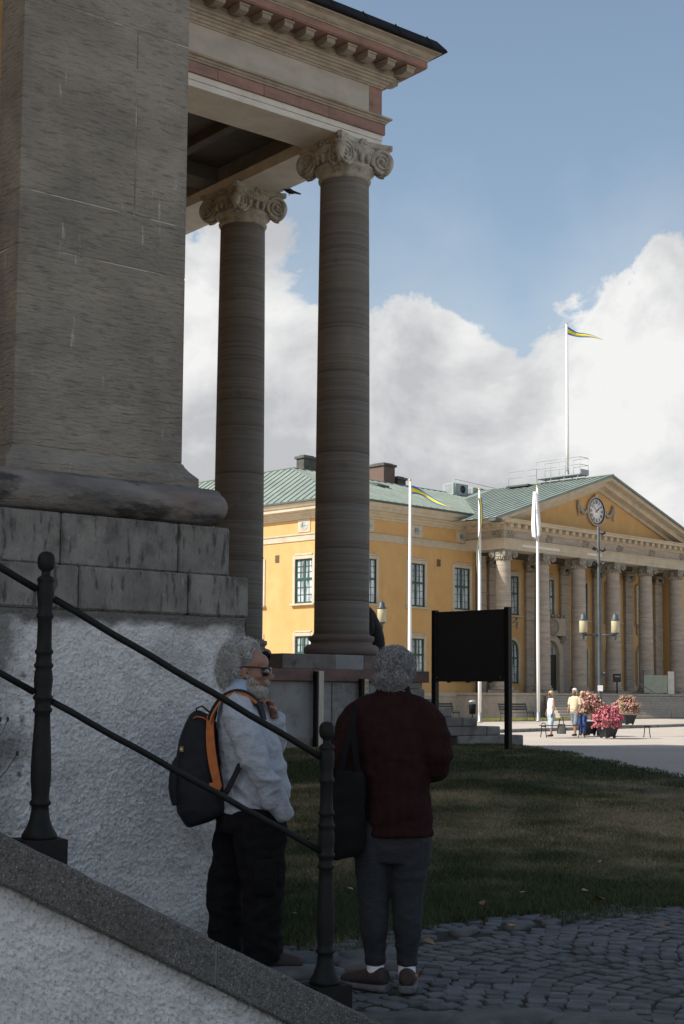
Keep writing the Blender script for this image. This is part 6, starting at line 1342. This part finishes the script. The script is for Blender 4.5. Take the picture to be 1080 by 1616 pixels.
def build_woman():
    P = thing('person', 'curly grey-haired woman in maroon jumper seen from behind', 'person', (5.03, 4.70, .025), VIEW)
    HC = (.030, .015, 1.482); yaw = R(62)
    torso = [(.035, 0, .735, .172, .145), (.034, 0, .82, .174, .147), (.030, 0, .93, .163, .138), (.022, 0, 1.04, .174, .134), (.010, 0, 1.15, .190, .132), (.004, 0, 1.24, .198, .122), (.006, 0, 1.30, .165, .104), (.012, .005, 1.35, .115, .086), (.018, .008, 1.39, .078, .072)]
    armL = [(-.045, .004, 1.355, .046, .052), (-.118, .0, 1.318, .062, .064), (-.172, -.008, 1.255, .075, .073), (-.208, -.025, 1.16, .074, .074), (-.218, -.03, 1.08, .072, .072), (-.205, .02, 1.03, .066, .066), (-.16, .12, 1.03, .054, .054), (-.09, .20, 1.06, .046, .046)]
    armR = [(.065, .004, 1.355, .046, .052), (.135, .0, 1.318, .062, .064), (.188, -.008, 1.258, .075, .073), (.220, -.02, 1.18, .074, .074), (.224, -.025, 1.10, .072, .072), (.205, .02, 1.04, .068, .068), (.15, .13, 1.07, .054, .054), (.08, .20, 1.09, .046, .046)]
    legL = [(-.055, 0, .78, .09, .11), (-.080, 0, .70, .092, .108), (-.080, 0, .58, .084, .095), (-.074, 0, .44, .070, .076), (-.070, -.01, .30, .066, .072), (-.066, 0, .20, .052, .058), (-.062, .0, .118, .046, .052)]
    legR = [(.100, 0, .78, .095, .11), (.104, 0, .70, .102, .110), (.096, 0, .58, .092, .098), (.088, 0, .44, .076, .080), (.090, -.01, .30, .068, .072), (.088, 0, .20, .054, .060), (.086, 0, .118, .046, .052)]
    b = MB(); g = -.018
    for q, gg in ((torso, g), (armL, g), (armR, g), (legL, -.012), (legR, -.012)): limb(b, q, (1, 0, 0), 4, 18, gg)
    Mh = head_shapes(b, HC, yaw, R(6), .90, True, .93); hand(b, (-.08, .215, 1.07), (.7, .45, .25), (0, -.2, 1), .17, .5, 1, .92); hand(b, (.07, .215, 1.10), (-.6, .5, .2), (0, -.2, 1), .17, .5, -1, .92)
    for x, d in ((-.075, (-.75, .66)), (.088, (.12, .99))): limb(b, [(x - d[0] * .06, -d[1] * .06, .05, .03, .03), (x + d[0] * .05, d[1] * .05, .045, .034, .034), (x + d[0] * .14, d[1] * .14, .03, .024, .034)], (0, 0, 1), 3, 12)
    solid('body', b, MT['skin'], P, .006, 3)
    s = MB()
    for q in (torso, armL, armR): limb(s, q, (1, 0, 0), 5, 22)
    limb(s, [(.036, 0, .722, .178, .150), (.036, 0, .745, .176, .149)], (1, 0, 0), 2, 22); limb(s, [(.016, .006, 1.37, .094, .080), (.022, .010, 1.415, .076, .070), (.024, .012, 1.445, .070, .066)], (1, 0, 0), 3, 20)
    def df(co, no):
        out = np.zeros(len(co), np.float32)
        for i, p in enumerate(co):
            x, y, z = p; wst = max(0, 1 - abs(z - 1.06) / .12); arm = 1.0 if abs(x - .005) > .185 and z > 1.0 else 0
            out[i] = .008 * (1 - 2 * abs(mnoise.noise((x * 6 + z * 5, y * 5, z * 11 - x * 4)))) * (.5 + wst) + .0025 * math.sin(z * 60 + x * 18 + 3 * mnoise.noise((x * 7, y * 7, z * 7))) * (wst + .7 * arm) + .003 * mnoise.noise((x * 22, y * 22, z * 10))
        return out
    solid('jumper', s, MT['maroon'], P, .008, 3, df)
    l = MB(); limb(l, [(.030, 0, .84, .135, .11), (.026, 0, .76, .155, .125), (.016, 0, .67, .162, .125), (.012, 0, .60, .13, .11)], (1, 0, 0), 4, 22)
    for q in (legL, legR): limb(l, q, (1, 0, 0), 5, 18)
    solid('leggings', l, MT['leggings'], P, .008, 2, folds(.006, 9, 9, 15, 3))
    for x in (-.062, .086): m = MB(); limb(m, [(x, 0, .15, .040, .044), (x, -.002, .10, .042, .048), (x, 0, .05, .042, .046)], (1, 0, 0), 3, 14); solid('sock', m, MT['sock'], P, .006, 1)
    for x, d in ((-.078, Vector((-.78, .62, 0))), (.090, Vector((.10, .99, 0)))):
        sd = Vector((d.y, -d.x, 0)); o = Vector((x, 0, 0)); m = MB(); f = lambda t, z, h, w: (*(o + d * t + Vector((0, 0, z))), h, w)
        limb(m, [f(-.085, .075, .034, .030), f(-.06, .070, .044, .040), f(.0, .062, .044, .043), f(.07, .052, .034, .044), f(.14, .042, .026, .042), f(.172, .038, .016, .028)], (0, 0, 1), 4, 16); sh = solid('shoe', m, MT['shoe'], P, .006, 2)
        m = MB(); limb(m, [f(-.095, .020, .019, .030), f(-.07, .018, .019, .042), f(.0, .016, .017, .045), (*f(.08, .016, .016, .048),), f(.15, .018, .015, .042), f(.185, .022, .012, .024)], (0, 0, 1), 4, 16, 0, 3.5); solid('sole', m, MT['sole'], sh, .006, 1)
        m = MB(); q = o - d * .02 - sd * (.046 if x < 0 else -.046) * -1; m.ellipsoid(o - d * .045 + sd * .042 + Vector((0, 0, .075)), (.010, .010, .012), 8, 6); m.build('logo', MT['orange'], sh)
    r = np.random.default_rng(22)
    hb = MB(); hb.ellipsoid((-.016, 0, .040), (.100, .086, .096), 18, 14, None, Mh); hb.ellipsoid((-.045, 0, -.018), (.062, .078, .064), 16, 12, None, Mh); solid('hair_base', hb, mat('dark_hair_underlayer', (.07, .07, .073), (.11, .11, .112), 40, 3, .8), P, .008, 2, folds(.007, 38, 38, 38, 2))
    def roots(n, keep, c0, rad):
        out, nn = [], []
        while len(out) < n:
            d = r.normal(size=3); d /= np.linalg.norm(d)
            if keep(d): out.append(Mh @ (Vector(c0) + Vector((d[0] * rad[0], d[1] * rad[1], d[2] * rad[2])))); nn.append(rotz(yaw) @ Vector(d))
        return out, nn
    h = MB(); a, n = roots(2500, lambda d: d[2] > -.8 and not (d[0] > .45 and d[2] < .35), (-.016, 0, .040), (.102, .090, .098)); curls(h, a, n, .026, .0125, 1.3, .0020, .3, 31)
    a, n = roots(1100, lambda d: d[0] < .15 and d[2] < .2, (-.045, 0, -.015), (.068, .082, .064)); curls(h, a, n, .026, .012, 1.3, .0020, .35, 32); me = h.mesh('hair'); me.materials.append(MT['darkgreyhair']); mesh_obj('hair', me, P)
    for sy in (-1, 1): m = MB(); m.ellipsoid((-.002, sy * .080, -.050), (.005, .005, .009), 8, 6, None, Mh); m.build('earring', MT['gilt'], P)
    B = thing('tote_bag', 'black cotton tote hanging from the left shoulder of the woman in maroon', 'bag', (5.03, 4.70, 0), VIEW)
    m = MB(); limb(m, [(-.188, -.115, 1.055, .062, .020), (-.192, -.115, 1.0, .076, .034), (-.200, -.112, .88, .084, .048), (-.204, -.112, .77, .088, .054), (-.204, -.112, .69, .080, .050), (-.198, -.112, .655, .062, .036)], (1, 0, 0), 4, 20, 0, 2.8); solid('pouch', m, MT['bagblack'], B, .008, 3, folds(.009, 7, 7, 9, 13))
    for sx, yy in ((-.232, -.128), (-.145, -.125)):
        Q = crom([(sx, yy, 1.04), ((sx - .19) / 2 + .0, -.135, 1.16), (-.178, -.110, 1.28), (-.165, -.06, 1.352), (-.160, .0, 1.378), (-.160, .06, 1.355), (-.165, .10, 1.28)], 5); m = MB(); ribbon(m, [tuple(p) for p in Q], (1, 0, .25), .026, .005); m.build('strap', MT['bagblack'], B)
build_woman()

def walker(name, label, loc, rz, k, top, bottom, hairm, skin, sleeves=.5, leglen=1.0, stride=.16, hair=True, armbend=(.2, .2), belly=0.0, female=False):
    """standing or walking figure facing local +x, height 1.70 * k"""
    P = thing('person', label, 'person', loc, rz); P.scale = (k, k, k); w = .155 if female else .18
    torso = [(0, 0, .86, .115, .155), (.005 + belly * .3, 0, .98, .112 + belly, w - .02), (.0, 0, 1.12, .112 + belly * .6, w - .01), (-.01, 0, 1.27, .11, w), (-.015, 0, 1.38, .09, w - .01), (-.015, 0, 1.44, .06, .09)]
    lg = [[(0, s * .085, .86, .10, .09), (s * stride * .35, s * .09, .66, .085, .08), (s * stride * .7 + .01, s * .09, .46, .064, .062), (s * stride * .9 - .01, s * .085, .28, .058, .055), (s * stride, s * .085, .08, .04, .042)] for s in (-1, 1)]
    ar = [[(-.015, s * (w - .01), 1.38, .052, .052), (-.02, s * (w + .035), 1.25, .046, .046), (-.01 + .1 * bnd, s * (w + .05), 1.08, .040, .040), (.05 + .9 * bnd * .2, s * (w + .04), .95 + .25 * bnd, .035, .035), (.07 + bnd * .25, s * (w + .03), .86 + .5 * bnd, .026, .026)] for s, bnd in zip((-1, 1), armbend)]
    b = MB(); limb(b, torso, (1, 0, 0), 3, 16, -.015)
    for q in lg: limb(b, q, (1, 0, 0), 3, 12, -.006)
    for q in ar: limb(b, q, (1, 0, 0), 3, 10, -.006)
    for s, q in zip((-1, 1), ar): hand(b, q[-1][:3], (.25, 0, -1), (0, -s, 0), .17, .4, s, 1.0)
    for q in lg: e = q[-1]; limb(b, [(e[0] - .05, e[1], .045, .03, .03), (e[0] + .06, e[1], .04, .03, .035), (e[0] + .15, e[1], .025, .02, .035)], (0, 0, 1), 3, 10)
    Mh = head_shapes(b, (.01, 0, 1.585), 0, 0, .98); solid('body', b, skin, P, .012, 2)
    t = MB(); limb(t, [(0, 0, .84, .125, .165)] + torso, (1, 0, 0), 3, 18, .006)
    if sleeves > 0:
        for q in ar: limb(t, [tuple(v) for v in crom(q, 4)[:int(3 + 14 * sleeves)]], (1, 0, 0), 1, 14, .014)
    solid('top', t, top, P, .014, 2, folds(.010, 8, 8, 9, 3))
    l = MB(); limb(l, [(0, 0, .93, .112, .148), (0, 0, .84, .122, .165), (0, 0, .78, .11, .155)], (1, 0, 0), 3, 16)
    for q in lg: Q = crom(q, 4); limb(l, [tuple(v) for v in Q[:max(4, int(len(Q) * leglen))]], (1, 0, 0), 1, 14, .012)
    solid('trousers', l, bottom, P, .014, 2, folds(.008, 8, 8, 10, 5))
    for q in lg: e = q[-1]; m = MB(); limb(m, [(e[0] - .08, e[1], .05, .045, .04), (e[0] + .03, e[1], .05, .045, .046), (e[0] + .14, e[1], .035, .03, .044), (e[0] + .19, e[1], .03, .02, .03)], (0, 0, 1), 3, 12); solid('shoe', m, MT['shoe'], P, .012, 1)
    if hair: h = MB(); h.ellipsoid((-.022, 0, .055), (.100, .086, .090), 16, 12, None, Mh); h.ellipsoid((-.06, 0, -.02), (.055, .075, .08), 14, 10, None, Mh); solid('hair', h, hairm, P, .012, 1, folds(.008, 30, 30, 20, 6))
    return P, Mh
def build_walkers():
    P, Mh = walker('person', 'blonde woman in white sleeveless top and pale capris walking past the benches', (39.30, 29.25, 0), R(160), .90, MT['whitetop'], MT['denimpale'], MT['blond'], MT['skin_tan'], 0, .72, .06, True, (.05, .0), .0, True)
    m = MB(); m.box(.085, -.075, -.03, .115, .075, .025, .01, Mh); m.build('sunglasses', MT['lens'], P)
    t = thing('handbag', 'grey handbag carried by the blonde woman on the square', 'bag', (39.52, 28.98, .10), R(-45)); m = MB(); limb(m, [(0, 0, .0, .15, .05), (0, 0, .03, .16, .06), (0, 0, .24, .14, .05), (0, 0, .33, .12, .02)], (1, 0, 0), 3, 16, 0, 3); solid('pouch', m, MT['greybag'], t, .012, 1)
    for y in (-.03, .03): m = MB(); m.tube([(-.08, y, .32), (-.05, y, .52), (0, 0, .60), (.05, y, .52), (.08, y, .32)], .010, 6); m.build('handle', MT['packblack'], t)
    walker('person', 'white-haired man in beige tee shirt walking behind the low bench', (40.62, 29.22, 0), R(185), .955, MT['beige'], MT['greyshort'], MT['whitehair'], MT['skin_tan'], .42, .62, .13, True, (.15, .05), .03)
    walker('person', 'person in cream shirt half hidden behind the white-haired man', (41.25, 29.35, 0), R(205), .90, MT['cream'], MT['royal'], MT['blond'], MT['skin_tan'], .5, .97, .08, True, (.1, .3), .02)
build_walkers()
def build_sitter():
    P = thing('person', 'person in black jacket and jeans sitting behind the church column base', 'person', (17.86, 17.10, 2.034), VIEW)
    torso = [(.04, 0, .06, .15, .18), (.07, 0, .2, .135, .175), (.055, 0, .35, .13, .18), (.01, 0, .52, .128, .20), (-.05, 0, .68, .118, .20), (-.11, 0, .79, .095, .16), (-.15, 0, .85, .06, .08)]
    arms = [[(-.08, s * .17, .74, .07, .07), (-.06, s * .22, .60, .066, .066), (-.06, s * .23, .44, .06, .06), (-.18, s * .18, .36, .052, .052), (-.30, s * .12, .36, .042, .042)] for s in (-1, 1)]
    legs = [[(.05, s * .09, .09, .10, .10), (-.15, s * .11, .12, .085, .085), (-.40, s * .12, .14, .072, .072), (-.46, s * .12, .02, .062, .062), (-.44, s * .12, -.15, .055, .055)] for s in (-1, 1)]
    b = MB(); limb(b, torso, (1, 0, 0), 3, 16, -.02)
    for q in arms: limb(b, q, (1, 0, 0), 3, 12, -.015); hand(b, q[-1][:3], (-.9, 0, -.2), (0, 0, -1), .18, .3)
    for q in legs: limb(b, q, (0, 1, 0), 3, 12, -.012)
    Mh = head_shapes(b, (-.22, 0, .985), R(180), R(15)); solid('body', b, MT['skin'], P, .010, 2)
    j = MB(); limb(j, [(.06, 0, .10, .155, .185)] + torso[1:], (1, 0, 0), 4, 18, .012)
    for q in arms: limb(j, q, (1, 0, 0), 4, 14, .01)
    solid('jacket', j, MT['jacket'], P, .011, 3, folds(.011, 6, 6, 9, 8))
    l = MB(); limb(l, [(.06, 0, .02, .15, .175), (.06, 0, .12, .145, .172), (.06, 0, .2, .13, .16)], (1, 0, 0), 3, 16)
    for q in legs: limb(l, q, (0, 1, 0), 4, 14, .004)
    solid('jeans', l, MT['denim'], P, .012, 2, folds(.008, 8, 8, 10, 9)); h = MB(); h.ellipsoid((-.025, 0, .05), (.098, .084, .092), 16, 12, None, Mh); solid('hair', h, MT['hairbase'], P, .010, 1)
build_sitter()
